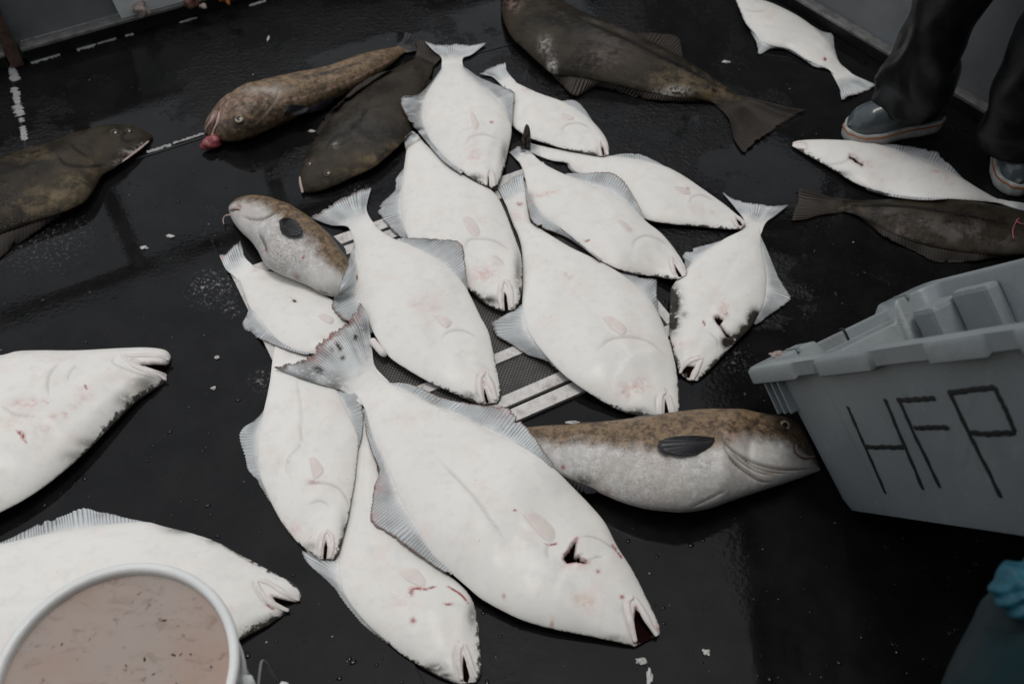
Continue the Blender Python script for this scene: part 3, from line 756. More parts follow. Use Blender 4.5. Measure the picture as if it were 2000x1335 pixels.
        Fp = [tuple(int(x) for x in f_) for f_ in grid_faces(nr_, nn, True)] + [tuple(range(nn))[::-1]]
        pm = M_PECT if kind == 'white' else (M_PECTC if kind == 'cod' else fin_m)
        pv = Vp.reshape(-1, 3)
        dx = (pl[0] - c) / np.linalg.norm(pl[0] - c); pq = proj(pv) - c; across = pq @ np.array([-dx[1], dx[0]])
        mesh_obj('pectoral_fin', pv, Fp, pm, root, True, {'ray': across / 3.2, 'v': np.clip(np.array(vv).ravel(), .3, 1), 'eg': np.zeros(len(pv)), 'pink': np.full(len(pv), .0), 'dark': np.zeros(len(pv))})
    for base, outer, lift in d.get('pfan', []):                    # rayed side fin lifting off the flank
        nr = 13; n, q = nr * 4 + 1, 10; bs_ = smooth_line(base, n); ou = smooth_line(outer, n); ph = np.linspace(0, nr, n); rs_ = np.random.RandomState(int(outer[0][0]))
        rag = np.interp(ph, np.arange(nr + 2), rs_.uniform(0, .09, nr + 2)) + .03 * np.abs((ph % 1) - .5) * 2
        G = np.zeros((n, q, 3)); arch = np.sin(np.linspace(0, np.pi, n))
        for j, v in enumerate(np.linspace(0, 1, q)):
            ve = v * (1 - rag * np.clip((v - .5) * 2, 0, 1)); px = bs_ * (1 - ve)[:, None] + ou * ve[:, None]
            z = gsmooth(look_up(topPx, topW, px)[:, 2], 3) + .0015 + lift * v ** 1.3 * (.45 + .55 * arch) + .0011 * np.cos(ph * 2 * np.pi) * min(1, v * 3) - (.003 if j == 0 else 0)
            G[:, j] = bp(px, z)
        sheet('pectoral_fin', G, np.repeat(ph[:, None], q, 1), np.repeat(np.linspace(.25, 1, q)[None], n, 0), fin_m, th=.0014)
    for pts, r in d.get('lips', []):
        n = 26; px = smooth_line(pts, n); P = look_up(topPx, topW, px)
        sc = np.linalg.norm(bp(px[0] + (1, 0), P[0, 2]) - bp(px[0], P[0, 2])); f = np.linspace(0, 1, n)
        rad = r * sc * .86 * (.30 + .70 * np.sin(np.pi * np.clip(f * .80 + .12, 0, 1)) ** .7) * (1 + .07 * np.sin(f * 11 + r))
        P = bp(px, gsmooth(P[:, 2], 4) - rad * .02)
        Vl, Fl_ = tube(P, rad, 14, .62)
        mesh_obj('lip', Vl, Fl_, M_LIP if kind == 'white' else M_LIPC, root)
    for x, y, r, em in d.get('eyes', []):
        P = look_up(topPx, topW, [(x, y)])[0]; sc = np.linalg.norm(bp((x + 1, y), P[2]) - bp((x, y), P[2])); R_ = r * sc
        n1, n2 = 9, 20; Ve, er = [], []
        nrm = np.array([(x - 1000) * 0, -.35, 1.0]); nrm /= np.linalg.norm(nrm)
        ex = np.array([1.0, 0, 0]); ey = np.cross(nrm, ex)
        for i in range(n1):
            f = i / (n1 - 1)
            for j in range(n2):
                an = 2 * math.pi * j / n2
                Ve.append(P + R_ * f * (math.cos(an) * ex + math.sin(an) * ey) + nrm * R_ * (.34 * math.sqrt(max(0, 1 - f * f)) - .10)); er.append(f)
        Fe = [tuple(int(q) for q in f_) for f_ in grid_faces(n1, n2, True)] + [tuple(range((n1 - 1) * n2, n1 * n2))]
        mesh_obj('eye', Ve, Fe, em, root, True, {'er': er})
    for P in puts: hm_put(P)
    root['_top'] = 0; del root['_top']
    return dict(root=root, px=topPx, w=topW)
# ------------------------------------------------------------------ the catch (outlines run from the tail stalk to the snout)
GH, GD, GC = 'halibut lying white side up on deck', 'halibut lying dark side up on deck', 'cod lying on deck'
E_, ED = M_EYE, M_EYED
FISH = []
def add(label, cat, group, **d): FISH.append((label, cat, group, d))

add('big dark brown halibut with wide tail at top, head cut off by picture edge', 'fish', GD, kind='dark', thick=.26, raygap=.008,
    A=[(1418,214),(1402,205),(1375,196),(1317,189),(1250,176),(1180,160),(1120,150),(1081,144),(1054,124),(1025,97),(998,71),(983,37),(978,0),(984,-45),(1000,-85),(1022,-112)],
    B=[(1462,196),(1440,184),(1420,172),(1375,142),(1330,114),(1268,82),(1219,60),(1174,41),(1130,22),(1100,2),(1085,-20),(1072,-55),(1060,-90),(1045,-112)],
    tail=dict(l=[(1424,232),(1433,270),(1455,303)], r=[(1502,200),(1540,210),(1577,215)], o=[(1455,303),(1470,288),(1487,273),(1525,247),(1555,228),(1577,215)]),
    finA=[[(1375,196),(1337,199),(1290,197),(1249,192),(1212,181),(1171,170),(1150,177),(1129,189),(1112,182),(1095,165),(1075,142)]],
    finB=[[(1334,112),(1331,90),(1325,71),(1296,66),(1264,64),(1240,66)]],
    stains=[(1400,180,(45,16),'tan',.9),(1330,160,(60,25),'tan',.8),(1300,185,(30,10),'white',.6),(1320,178,(26,9),'white',.7),(1065,88,(12,16),'white',.5),(1078,130,(8,18),'white',.7),(1180,110,(40,20),'pink',.3),(1190,60,60,'grey',.5),(1003,8,(18,14),'pink',.6)],
    strokes=[('crease',3,[(1440,186),(1330,128),(1200,66),(1090,20)])], gill=.86)
add('dark olive halibut at left edge, only its head side in view, pointing right', 'fish', GD, kind='dark', thick=.24, raygap=.010, gill=.80, gs=-.1,
    A=[(-420,420),(-340,395),(-200,360),(-80,332),(0,310),(56,292),(112,272),(169,255),(210,246),(255,247),(285,257),(297,264)],
    B=[(-420,450),(-340,480),(-220,500),(-100,490),(-30,468),(30,446),(75,430),(124,414),(161,396),(180,374),(199,343),(221,330),(247,311),(277,288),(296,272)],
    finB=[[(-150,497),(-100,560),(-40,545),(7,500),(49,469),(90,440),(118,422)]], dorsal='finA',
    stains=[(150,360,(40,22),'tan',1),(110,385,(55,22),'tan',.9),(60,400,(50,20),'tan',.7),(180,330,(20,18),'tan',.6),(60,300,(50,14),'tan',.5),(265,297,(24,6),'white',.9),(240,318,(14,6),'white',1),(280,284,(10,5),'white',.9)],
    strokes=[('crease',3,[(105,290),(125,318),(165,325),(215,322)]),('crease',2.5,[(135,275),(150,292),(180,310)]),('crease',2.5,[(262,252),(248,256),(238,268),(250,276),(268,270)])],
    eyes=[(222,259,9,ED),(250,256,7,ED)], lips=[([(290,276),(265,296),(238,316)],4)])
add('dark brown halibut beside boots at right edge, grey blotches on its side', 'fish', GD, kind='dark', thick=.24, raygap=.007,
    A=[(1626,410),(1660,416),(1690,428),(1723,446),(1768,466),(1820,482),(1870,490),(1937,497),(2010,496),(2090,488),(2170,470),(2220,455)],
    B=[(1637,390),(1693,391),(1768,389),(1843,388),(1899,394),(1955,404),(2010,414),(2090,424),(2170,438),(2220,448)],
    tail=dict(l=[(1600,420),(1575,428),(1545,431)], r=[(1615,383),(1590,376),(1556,366)], o=[(1545,431),(1549,415),(1553,400),(1556,384),(1556,366)]),
    finA=[[(1680,424),(1700,440),(1731,465),(1787,492),(1824,512),(1860,514),(1900,511),(1940,504),(1990,499)]],
    stains=[(1800,440,(60,22),'grey',1),(1880,455,(60,24),'grey',1),(1745,420,(40,18),'grey',.9),(1960,470,(40,20),'grey',.8),(1730,455,(45,10),'pink',.55),(1650,410,(40,12),'tan',.5)],
    strokes=[('crease',2.5,[(1645,400),(1760,402),(1860,415),(1990,440)])])
add('white halibut lying alone at the top right, tail toward the boot', 'fish', GH, gill=.83, edge=(.005,.003), hedge=(.004,.004),
    A=[(1633,150),(1618,136),(1600,129),(1573,116),(1543,97),(1510,90),(1487,82),(1472,64),(1456,45),(1446,22),(1436,-2),(1430,-22),(1428,-34)],
    B=[(1656,140),(1641,124),(1630,105),(1615,79),(1592,56),(1555,30),(1510,8),(1480,-2),(1455,-14),(1440,-28),(1432,-36)],
    tail=dict(l=[(1640,172),(1642,185),(1645,197)], r=[(1668,147),(1690,157),(1714,167)], o=[(1645,197),(1660,190),(1680,184),(1700,177),(1714,167)]),
    finA=[[(1612,133),(1590,130),(1560,110),(1530,96),(1505,96),(1482,107),(1478,85),(1466,62)]], finB=[[(1636,116),(1630,95),(1626,67),(1607,62),(1585,50),(1570,40)]],
    strokes=[('blood',3,[(1611,113),(1612,118)]),('crease',1.6,[(1450,18),(1475,22),(1500,20)])], stains=[(1505,27,12,'pink',.4)], dorsal='finB')
add('white halibut just below the boots, head pointing left with open gill slit', 'fish', GH, gill=.72, edge=(.006,.003), hedge=(.012,.003),
    A=[(1968,399),(1937,395),(1862,389),(1783,386),(1731,378),(1690,366),(1660,352),(1637,337),(1611,322),(1577,303),(1556,291),(1547,285)],
    B=[(1968,394),(1945,387),(1914,371),(1877,348),(1832,326),(1787,307),(1742,290),(1704,280),(1660,275),(1610,273),(1570,274),(1550,278)],
    tail=dict(l=[(2000,412),(2030,424)], r=[(2000,398),(2034,405)], o=[(2030,424),(2030,414),(2034,405)]),
    finB=[[(1905,366),(1884,352),(1862,328),(1846,312),(1836,306),(1834,298),(1821,293),(1787,287),(1749,282),(1705,279)]],
    finA=[[(1850,389),(1800,391),(1740,384),(1690,370)]], dorsal='finB', eg=.8,
    cuts=[[(1658,302),(1668,304),(1678,313),(1690,321),(1683,323),(1668,314),(1659,308)]], cutblood=.5,
    strokes=[('crease',2.2,[(1664,303),(1655,312),(1640,318),(1622,321),(1612,321)]),('crease',1.5,[(1572,277),(1578,287),(1572,296)])],
    stains=[(1695,322,(14,8),'pink',.7),(1640,340,(22,7),'dark',.7),(1828,335,(10,5),'pink',.8),(1846,346,9,'pink',.8),(1860,358,6,'pink',.6),(1560,280,(12,5),'pink',.6)],
    lips=[([(1574,279),(1562,277),(1549,280)],4),([(1573,290),(1560,289),(1549,285)],3.2)])
add('large white halibut at left edge with wide open mouth pointing right', 'fish', GH, gill=.70, edge=(.004,.004), hedge=(.002,.016), thick=.25,
    A=[(-520,900),(-440,850),(-330,780),(-200,725),(-90,703),(0,695),(35,687),(75,685),(150,685),(225,681),(277,679),(310,681),(327,686),(334,697),(331,708)],
    B=[(-520,940),(-440,980),(-330,1035),(-200,1064),(-100,1046),(0,1000),(56,970),(112,930),(169,880),(221,828),(262,787),(295,764),(318,750),(326,744)],
    cuts=[[(258,701),(275,708),(300,707),(320,709),(336,707),(336,722),(331,738),(322,728),(296,718),(275,712)]], cutblood=.35,
    lips=[([(243,694),(262,695),(285,694),(308,697),(330,702)],7),([(236,693),(246,702),(262,714),(290,726),(312,734),(324,741)],6.5)],
    strokes=[('crease',1.8,[(228,692),(219,703),(226,712),(248,721),(275,731),(300,739),(316,747)]),('crease',2.4,[(2,788),(10,798),(35,810),(75,812)]),('crease',2.5,[(120,705),(100,725),(93,750),(96,775)]),('crease',1.6,[(150,710),(135,730),(132,745)]),('blood',3,[(33,843),(43,847),(46,857),(50,862)]),('blood',1.6,[(166,752),(169,758)])],
    stains=[(45,788,(24,8),'pink',.95),(65,784,(10,8),'pink',.9),(90,785,(12,7),'pink',.8),(103,812,(10,5),'pink',.9),(126,810,(9,6),'pink',.9),(150,792,(12,6),'pink',.7),(165,770,(20,18),'pink',.5),(78,730,(22,12),'pink',.35),(90,838,(20,10),'pink',.5),(20,828,(18,12),'tan',.9),(70,840,40,'pink',.25),(110,700,(60,8),'pink',.3),(75,748,12,'tan',.6),(285,750,(26,20),'dark',.75),(250,780,(22,14),'dark',.7),(170,865,(20,10),'dark',.55),(150,890,(30,12),'dark',.5),(262,770,(14,10),'tan',.5)])
add('large white halibut at bottom left behind the bucket, mouth open', 'fish', GH, gill=.76, edge=(.004,.006), hedge=(.012,.018), thick=.25,
    A=[(-460,1180),(-380,1140),(-250,1100),(-100,1078),(0,1062),(56,1050),(112,1038),(169,1029),(225,1022),(285,1019),(322,1028),(375,1041),(423,1057),(449,1071),(498,1097),(543,1122),(573,1138),(589,1154),(589,1166)],
    B=[(-460,1210),(-380,1260),(-250,1320),(-100,1350),(0,1362),(100,1364),(200,1353),(300,1328),(380,1295),(440,1265),(487,1239),(517,1224),(543,1208),(562,1196),(571,1188)],
    finA=[[(-30,1068),(10,1055),(40,1040),(75,1022),(112,1000),(140,990),(158,987),(180,991),(210,1000),(250,1011),(290,1020)]],
    cuts=[[(529,1161),(540,1164),(562,1170),(584,1175),(594,1172),(588,1184),(574,1192),(556,1184),(538,1174)]], cutblood=.3,
    lips=[([(503,1132),(520,1136),(534,1143),(556,1158),(584,1171)],7),([(500,1134),(506,1150),(520,1168),(540,1183),(563,1192)],7)],
    strokes=[('crease',1.8,[(505,1122),(497,1133),(496,1146),(508,1166),(526,1184),(545,1200)]),('crease',2,[(425,1062),(445,1070),(480,1090),(520,1112)]),('blood',1.5,[(522,1180),(534,1188)])],
    stains=[(535,1216,(26,12),'dark',.9),(560,1198,(10,6),'dark',.7),(350,1034,(28,8),'dark',.7),(450,1186,8,'pink',.5),(420,1056,(20,7),'dark',.5)])
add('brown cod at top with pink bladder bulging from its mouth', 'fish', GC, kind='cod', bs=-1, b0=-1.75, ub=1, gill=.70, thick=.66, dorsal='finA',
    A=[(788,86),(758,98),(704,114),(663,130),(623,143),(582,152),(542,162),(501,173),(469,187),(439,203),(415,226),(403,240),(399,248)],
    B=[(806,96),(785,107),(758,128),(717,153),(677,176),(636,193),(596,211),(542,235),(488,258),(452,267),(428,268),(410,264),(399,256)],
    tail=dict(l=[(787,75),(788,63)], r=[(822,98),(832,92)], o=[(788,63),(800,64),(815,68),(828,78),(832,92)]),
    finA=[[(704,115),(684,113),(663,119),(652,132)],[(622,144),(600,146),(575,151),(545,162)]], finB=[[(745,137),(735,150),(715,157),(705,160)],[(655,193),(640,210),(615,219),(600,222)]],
    stains=[(450,205,(40,22),'pink',.45),(420,226,(22,22),'pink',1),(440,208,(30,14),'pink',.7),(500,190,(40,18),'pink',.35),(540,178,(10,12),'white',.35),(520,176,(40,6),'white',.35),(570,218,(120,20),'dark',1),(480,246,(70,20),'dark',1),(670,178,(70,14),'dark',.9)],  # the wide dark entries paint shade along the lower flank
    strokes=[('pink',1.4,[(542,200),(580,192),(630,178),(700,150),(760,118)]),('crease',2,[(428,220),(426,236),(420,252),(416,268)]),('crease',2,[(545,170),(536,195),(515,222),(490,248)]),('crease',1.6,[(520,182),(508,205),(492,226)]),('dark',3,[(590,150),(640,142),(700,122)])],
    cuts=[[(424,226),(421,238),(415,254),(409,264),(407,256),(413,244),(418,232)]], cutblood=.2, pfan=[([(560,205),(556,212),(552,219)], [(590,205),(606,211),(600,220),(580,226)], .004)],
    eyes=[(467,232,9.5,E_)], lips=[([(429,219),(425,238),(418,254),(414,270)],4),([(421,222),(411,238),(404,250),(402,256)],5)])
add('dark halibut lying between the brown cod and the topmost white halibut', 'fish', GD, kind='dark', thick=.25, gill=.76,
    A=[(822,108),(801,120),(758,142),(717,166),(682,195),(650,227),(623,264),(600,298),(588,331),(583,352),(587,372)],
    B=[(852,116),(840,150),(828,175),(814,205),(806,232),(803,258),(785,279),(758,304),(731,326),(704,339),(677,351),(650,364),(623,373),(600,378)],
    tail=dict(l=[(815,95),(812,84),(813,71)], r=[(862,112),(866,104),(868,100)], o=[(813,71),(824,76),(836,82),(850,90),(868,100)]),
    finA=[[(770,136),(735,145),(700,165),(668,196),(640,222),(616,258)]], finB=[[(838,155),(850,165),(835,180),(818,200)]],
    stains=[(745,310,(50,14),'tan',1),(700,335,(45,10),'tan',.9),(780,285,(25,12),'tan',.7),(605,318,8,'pink',.5),(655,283,6,'white',.4),(700,250,60,'grey',.35)],
    strokes=[('crease',3,[(735,205),(712,216),(706,230),(680,258),(655,266),(628,300)]),('crease',2.5,[(725,206),(700,235),(670,255)])],
    eyes=[(640,338,9,ED),(604,320,7,ED)], lips=[([(586,345),(588,360),(591,376)],4)])
add('brown cod with whisker, belly up, at left end of the white pile', 'fish', GC, kind='cod', bs=1, b0=.02, bt=-.35, gill=.58, thick=.56, pect_h=.006,
    A=[(706,596),(690,590),(672,580),(645,575),(624,568),(600,554),(573,542),(540,528),(516,512),(503,488),(489,468),(470,450),(458,436),(450,422),(447,411)],
    B=[(722,580),(712,560),(694,530),(678,506),(664,487),(643,461),(616,437),(589,418),(556,402),(529,392),(494,387),(468,391),(453,398),(448,404)],
    finA=[[(640,574),(626,568),(600,557),(588,548),(590,560),(612,572)]] if False else [], finB=[[(678,508),(674,485),(658,468),(640,452),(628,446)]],
    pfan=[([(545,431),(544,438),(547,447)], [(556,424),(574,427),(586,438),(593,455),(580,463),(564,461),(551,455)], .008)],
    stains=[(625,545,(40,18),'white',1),(560,500,(60,40),'grey',1),(480,415,(30,16),'pink',.45),(470,440,(24,30),'white',.8),(560,470,40,'grey',.9),(580,541,5,'blood',.5)],
    strokes=[('crease',1.8,[(470,421),(490,427),(512,427),(530,419),(545,412)]),('crease',2.2,[(503,452),(512,466),(520,484),(524,496)]),('crease',1.4,[(451,414),(460,408),(470,409)]),('blood',2,[(591,505),(594,501)]),('blood',1.8,[(519,487),(519,489)]),('dark',3,[(596,556),(618,568),(645,575)])],
    lips=[([(472,408),(462,406),(452,408),(449,414)],4.5),([(466,392),(466,398),(473,405)],4)])
add('white halibut with torn gill and dark edge patches at right of pile', 'fish', GH, gill=.74, edge=(.006,.005), hedge=(.010,.022), thick=.22,
    A=[(1462,440),(1442,453),(1412,468),(1375,494),(1345,521),(1322,546),(1309,570),(1308,609),(1308,650),(1313,680),(1320,708),(1330,730),(1345,744)],
    B=[(1484,446),(1486,465),(1489,489),(1495,522),(1497,552),(1492,590),(1480,616),(1466,640),(1446,660),(1424,682),(1405,702),(1384,724),(1362,744)],
    tail=dict(l=[(1452,428),(1436,405),(1412,376)], r=[(1496,434),(1515,420),(1540,400)], o=[(1412,376),(1427,386),(1450,393),(1472,397),(1510,401),(1540,400)]),
    finA=[[(1405,471),(1385,477),(1356,484),(1333,497),(1337,512),(1330,536)]],
    finB=[[(1486,462),(1502,496),(1521,541),(1540,571),(1547,585),(1525,601),(1502,616),(1487,628),(1477,634)]], dorsal='finB', eg=.3,
    cuts=[[(1394,618),(1404,615),(1414,622),(1408,630),(1418,646),(1424,650),(1432,662),(1420,658),(1408,640),(1398,626)],[(1330,722),(1342,713),(1360,712),(1352,724),(1347,738),(1337,737)]], cutblood=.35,
    stains=[(1312,590,(15,30),'dark',2.2),(1312,628,(13,20),'dark',2.0),(1336,614,(8,7),'dark',.6),(1474,628,(14,22),'dark',2.2),(1458,648,(16,14),'dark',2.2),(1440,664,(18,12),'dark',2.2),(1420,668,(12,12),'dark',1.6),(1412,604,(9,14),'pink',.8),(1330,672,(22,8),'pink',.35),(1418,613,4,'blood',.8)],
    strokes=[('crease',1.8,[(1396,622),(1408,638),(1416,652),(1420,670),(1412,690)]),('blood',1.8,[(1337,709),(1350,701),(1366,697)]),('crease',1.3,[(1385,650),(1400,662),(1402,680)]),('blood',1.5,[(1374,628),(1376,634)])],
    lips=[([(1372,700),(1362,700),(1346,706),(1334,716),(1328,728)],6),([(1370,702),(1364,714),(1358,728),(1352,741)],7)])
add('large white halibut in middle of pile with pink graze on its cheek', 'fish', GH, gill=.73, gs=.1, edge=(.0035,.004), hedge=(.010,.008),
    A=[(984,384),(992,410),(1002,438),(1011,458),(1019,490),(1021,550),(1020,602),(1026,634),(1041,663),(1059,686),(1082,712),(1107,736),(1144,763),(1186,789),(1219,804),(1249,811),(1275,816),(1292,818)],
    B=[(1024,372),(1030,392),(1036,432),(1050,443),(1081,463),(1118,485),(1163,506),(1201,527),(1234,550),(1264,577),(1284,608),(1299,643),(1313,685),(1321,722),(1326,756),(1328,785),(1325,805),(1318,816)],
    tail=dict(l=[(976,374),(970,368)], r=[(1022,352),(1024,338)], o=[(970,368),(985,358),(1000,347),(1012,342),(1024,338)]),
    finA=[[(1020,594),(990,612),(962,627),(958,634),(968,655),(998,674),(1028,692),(1060,702),(1085,718),(1112,742)]],
    finB=[[(1208,530),(1238,539),(1262,541),(1283,543),(1283,569),(1286,606)]],
    pect=[[(1169,617),(1189,614),(1208,624),(1226,638),(1228,646),(1219,658),(1207,653),(1190,641)]],
    stains=[(1240,755,(28,14),'pink',1),(1222,770,(14,10),'pink',.8),(1255,748,(12,12),'pink',.9),(1118,540,(30,14),'tan',.35),(1104,536,4,'blood',.5),(1114,542,3,'blood',.5),(1218,765,4,'blood',.5),(1120,560,(26,22),'pink',.2),(1243,806,(22,9),'dark',.9),(985,385,(14,14),'pink',.7),(994,388,(6,4),'blood',1),(1015,398,(5,4),'blood',1),(1010,420,(20,14),'pink',.4)],
    strokes=[('crease',2,[(1160,690),(1190,664),(1230,658),(1270,668),(1300,695)]),('crease',1.7,[(1284,768),(1281,785),(1283,808)]),('crease',1.4,[(1296,758),(1305,766),(1312,785)])],
    cuts=[[(1299,772),(1303,786),(1309,812),(1297,814),(1298,795)]], cutblood=.1,
    lips=[([(1300,765),(1292,772),(1290,790),(1290,812)],6),([(1301,766),(1308,778),(1313,795),(1317,812)],6)])
add('brown backed cod with pale belly, its head touching the grey tote', 'fish', GC, kind='cod', bs=-1, b0=-.12, gill=.66, thick=.56, pect_h=.004, press=.35, dorsal='finA',
    A=[(945,852),(975,846),(1005,840),(1034,836),(1080,833),(1124,831),(1217,824),(1310,812),(1372,806),(1434,806),(1480,813),(1527,820),(1556,832),(1574,858),(1589,886),(1601,912)],
    B=[(945,866),(975,876),(1010,895),(1060,915),(1100,930),(1145,946),(1180,962),(1217,977),(1263,989),(1310,994),(1341,995),(1387,988),(1434,972),(1496,952),(1542,938),(1580,926),(1601,919)],
    finA=[[(1225,824),(1243,813),(1275,809),(1300,812)],[(1120,831),(1140,822),(1165,824),(1185,828)]], finB=[[(1085,940),(1108,958),(1132,966),(1165,962)]],
    pfan=[([(1396,854),(1398,861),(1392,869)], [(1352,850),(1318,852),(1290,858),(1281,870),(1290,882),(1318,890),(1356,888)], .010)],
    stains=[(1140,940,(24,14),'dark',.9),(1300,900,(70,14),'grey',.9),(1380,905,(40,14),'grey',.8),(1250,920,140,'grey',.55),(1490,840,(36,22),'dark',.8),(1530,835,(30,24),'dark',.9),(1550,860,(20,20),'dark',.6),(1440,860,(40,20),'pink',.3),(1452,900,(50,26),'white',.8),(1560,910,(40,16),'white',.7),(1100,912,4,'blood',1),(1508,922,(12,4),'pink',.8),(1187,962,(8,5),'blood',.4)],
    strokes=[('crease',2.2,[(1405,832),(1409,850),(1420,868),(1445,888),(1480,905),(1520,915),(1560,916),(1595,914)]),('crease',2,[(1412,870),(1425,890),(1450,915),(1485,938),(1520,940)]),('crease',1.4,[(1425,880),(1450,902),(1480,920),(1515,928)]),('crease',1.4,[(1420,888),(1444,912),(1480,932)]),('crease',1.5,[(1440,886),(1470,908),(1505,920),(1545,924)]),('crease',2,[(1420,955),(1400,965),(1365,982),(1345,992)]),('white',2,[(1428,948),(1400,972),(1350,994)]),('crease',1.6,[(1552,870),(1556,885),(1572,895),(1588,890)]),('pink',1.6,[(1410,842),(1440,848),(1470,838)])],
    eyes=[(1533,830,11,E_)], lips=[([(1554,866),(1556,880),(1566,890),(1582,892),(1592,890)],3.2)])
add('white halibut under the large front one, snout at bottom edge of picture', 'fish', GH, gill=.70, edge=(.003,.006), hedge=(.012,.014),
    A=[(703,812),(698,850),(692,900),(684,955),(674,1020),(664,1070),(661,1112),(669,1152),(691,1188),(721,1222),(755,1252),(785,1277),(826,1303),(860,1322),(880,1330),(896,1336)],
    B=[(712,812),(722,850),(735,900),(745,950),(760,1005),(785,1045),(820,1078),(860,1110),(900,1142),(920,1166),(929,1191),(935,1228),(939,1266),(941,1300),(938,1320),(930,1332)],
    finA=[[(664,1075),(630,1072),(600,1070),(588,1075),(598,1096),(622,1124),(652,1156),(685,1198),(722,1230),(757,1257)]],
    pect=[[(774,1112),(790,1107),(811,1107),(824,1117),(835,1135),(830,1149),(807,1142),(787,1130)]],
    stains=[(815,1146,(14,6),'pink',1),(875,1179,(8,3),'blood',1),(807,1211,(5,6),'blood',1),(803,1156,(4,8),'blood',.9),(850,1304,(20,10),'dark',.9),(870,1318,(12,6),'dark',.9),(922,1200,(10,26),'dark',.7),(780,1175,(30,20),'pink',.35)],
    strokes=[('blood',1.8,[(803,1158),(810,1148),(830,1150),(850,1144)]),('blood',1.6,[(876,1145),(900,1160),(914,1176)]),('crease',1.7,[(893,1256),(888,1280),(890,1310),(895,1328)])],
    cuts=[[(904,1272),(910,1290),(918,1320),(914,1334),(905,1330),(903,1300)]], cutblood=.15,
    lips=[([(905,1257),(897,1268),(896,1295),(902,1326)],7),([(906,1258),(913,1275),(921,1300),(931,1322)],7)])
add('white halibut at left of pile, upright, with spread left fin', 'fish', GH, gill=.70, edge=(.003,.005), hedge=(.006,.010),
    A=[(538,672),(534,690),(531,712),(527,745),(520,780),(512,815),(504,859),(503,897),(508,930),(521,962),(539,1000),(562,1037),(584,1061),(608,1080),(625,1092)],
    B=[(600,690),(625,712),(650,748),(670,785),(688,824),(698,850),(700,872),(697,900),(693,940),(686,977),(680,1011),(671,1046),(663,1075),(654,1092)],
    finA=[[(530,725),(526,760),(516,800),(494,823),(470,833),(460,852),(464,880),(482,914),(505,945),(528,980)]],
    finB=[[(655,755),(680,762),(697,768),(707,790),(711,818),(707,850),(702,872)]],
    pect=[[(601,890),(614,890),(626,902),(634,916),(630,928),(613,940),(606,920)]],
    stains=[(640,1065,(22,26),'pink',.5),(575,1035,(16,20),'pink',.5),(560,1020,(10,18),'pink',.4),(612,940,(10,4),'blood',.5),(672,1040,(8,30),'dark',.6),(606,1066,(16,8),'dark',.5)],
    strokes=[('crease',1.5,[(578,735),(585,780),(588,830),(585,868),(565,890),(560,915),(572,940)]),('crease',2,[(590,960),(600,946),(630,943),(660,952),(678,975),(682,1000)]),('crease',1.6,[(600,985),(625,978),(645,988)]),('crease',1.6,[(628,1036),(622,1055),(621,1080)])],
    cuts=[[(636,1050),(640,1066),(638,1092),(630,1092),(632,1068)]], cutblood=.25,
    lips=[([(640,1034),(631,1044),(626,1065),(625,1086)],6),([(641,1036),(648,1050),(649,1070),(645,1088)],6)])
add('small white halibut at left of pile with short dark slit in side', 'fish', GH, gill=.86, edge=(.003,.003), hedge=(.002,.002),
    A=[(464,536),(468,545),(471,556),(478,576),(486,597),(499,614),(513,632),(529,651),(551,670),(577,684),(603,690),(640,692),(675,694),(700,690)],
    B=[(484,517),(508,525),(540,533),(573,543),(596,554),(624,570),(648,585),(665,603),(676,624),(690,645),(702,662),(708,678)],
    tail=dict(l=[(452,535),(440,524),(428,498)], r=[(478,502),(473,486),(468,469)], o=[(428,498),(440,494),(452,484),(460,476),(468,469)]),
    finA=[[(486,600),(482,615),(473,632),(479,646),(500,659),(529,671),(562,683),(590,691),(603,692)]],
    pect=[[(616,615),(630,611),(645,616),(655,624),(648,634),(630,627)]],
    cuts=[[(559,580),(566,581),(575,584),(582,589),(574,589),(566,585)]], cutblood=.2,
    stains=[(500,527,(10,4),'pink',.6),(454,521,3,'blood',.6),(648,660,(30,6),'pink',.3)], finstains=[(432,505,7,'pink',.7)])
add('white halibut second down on right of pile, its snout over a forked tail', 'fish', GH, gill=.72, edge=(.006,.002), hedge=(.008,.004),
    A=[(1046,302),(1075,313),(1107,319),(1120,333),(1165,360),(1220,400),(1262,428),(1300,436),(1350,441),(1400,446),(1425,448),(1446,448)],
    B=[(1048,283),(1090,292),(1140,299),(1185,304),(1240,311),(1298,325),(1337,345),(1375,371),(1412,397),(1438,418),(1452,430),(1457,438)],
    tail=dict(l=[(1040,300),(1032,306)], r=[(1040,282),(1032,276)], o=[(1032,306),(1030,292),(1032,276)]),
    finB=[[(1190,305),(1219,300),(1249,301),(1279,314),(1300,326)]], finA=[[(1108,318),(1112,330),(1130,344),(1165,362)]],
    pect=[[(1311,363),(1334,365),(1352,379),(1336,380)]], dorsal='finB',
    stains=[(1335,372,(16,6),'pink',.6),(1343,369,(4,4),'blood',.5),(1392,414,(10,6),'pink',.5)],
    strokes=[('crease',1.6,[(1345,400),(1352,385),(1370,380),(1400,392)]),('crease',1.5,[(1433,420),(1432,432),(1440,445)])],
    cuts=[[(1436,424),(1446,430),(1452,440),(1444,441)]], cutblood=.5,
    lips=[([(1434,421),(1435,432),(1441,443)],4.5),([(1436,421),(1446,428),(1454,437)],4.5)])
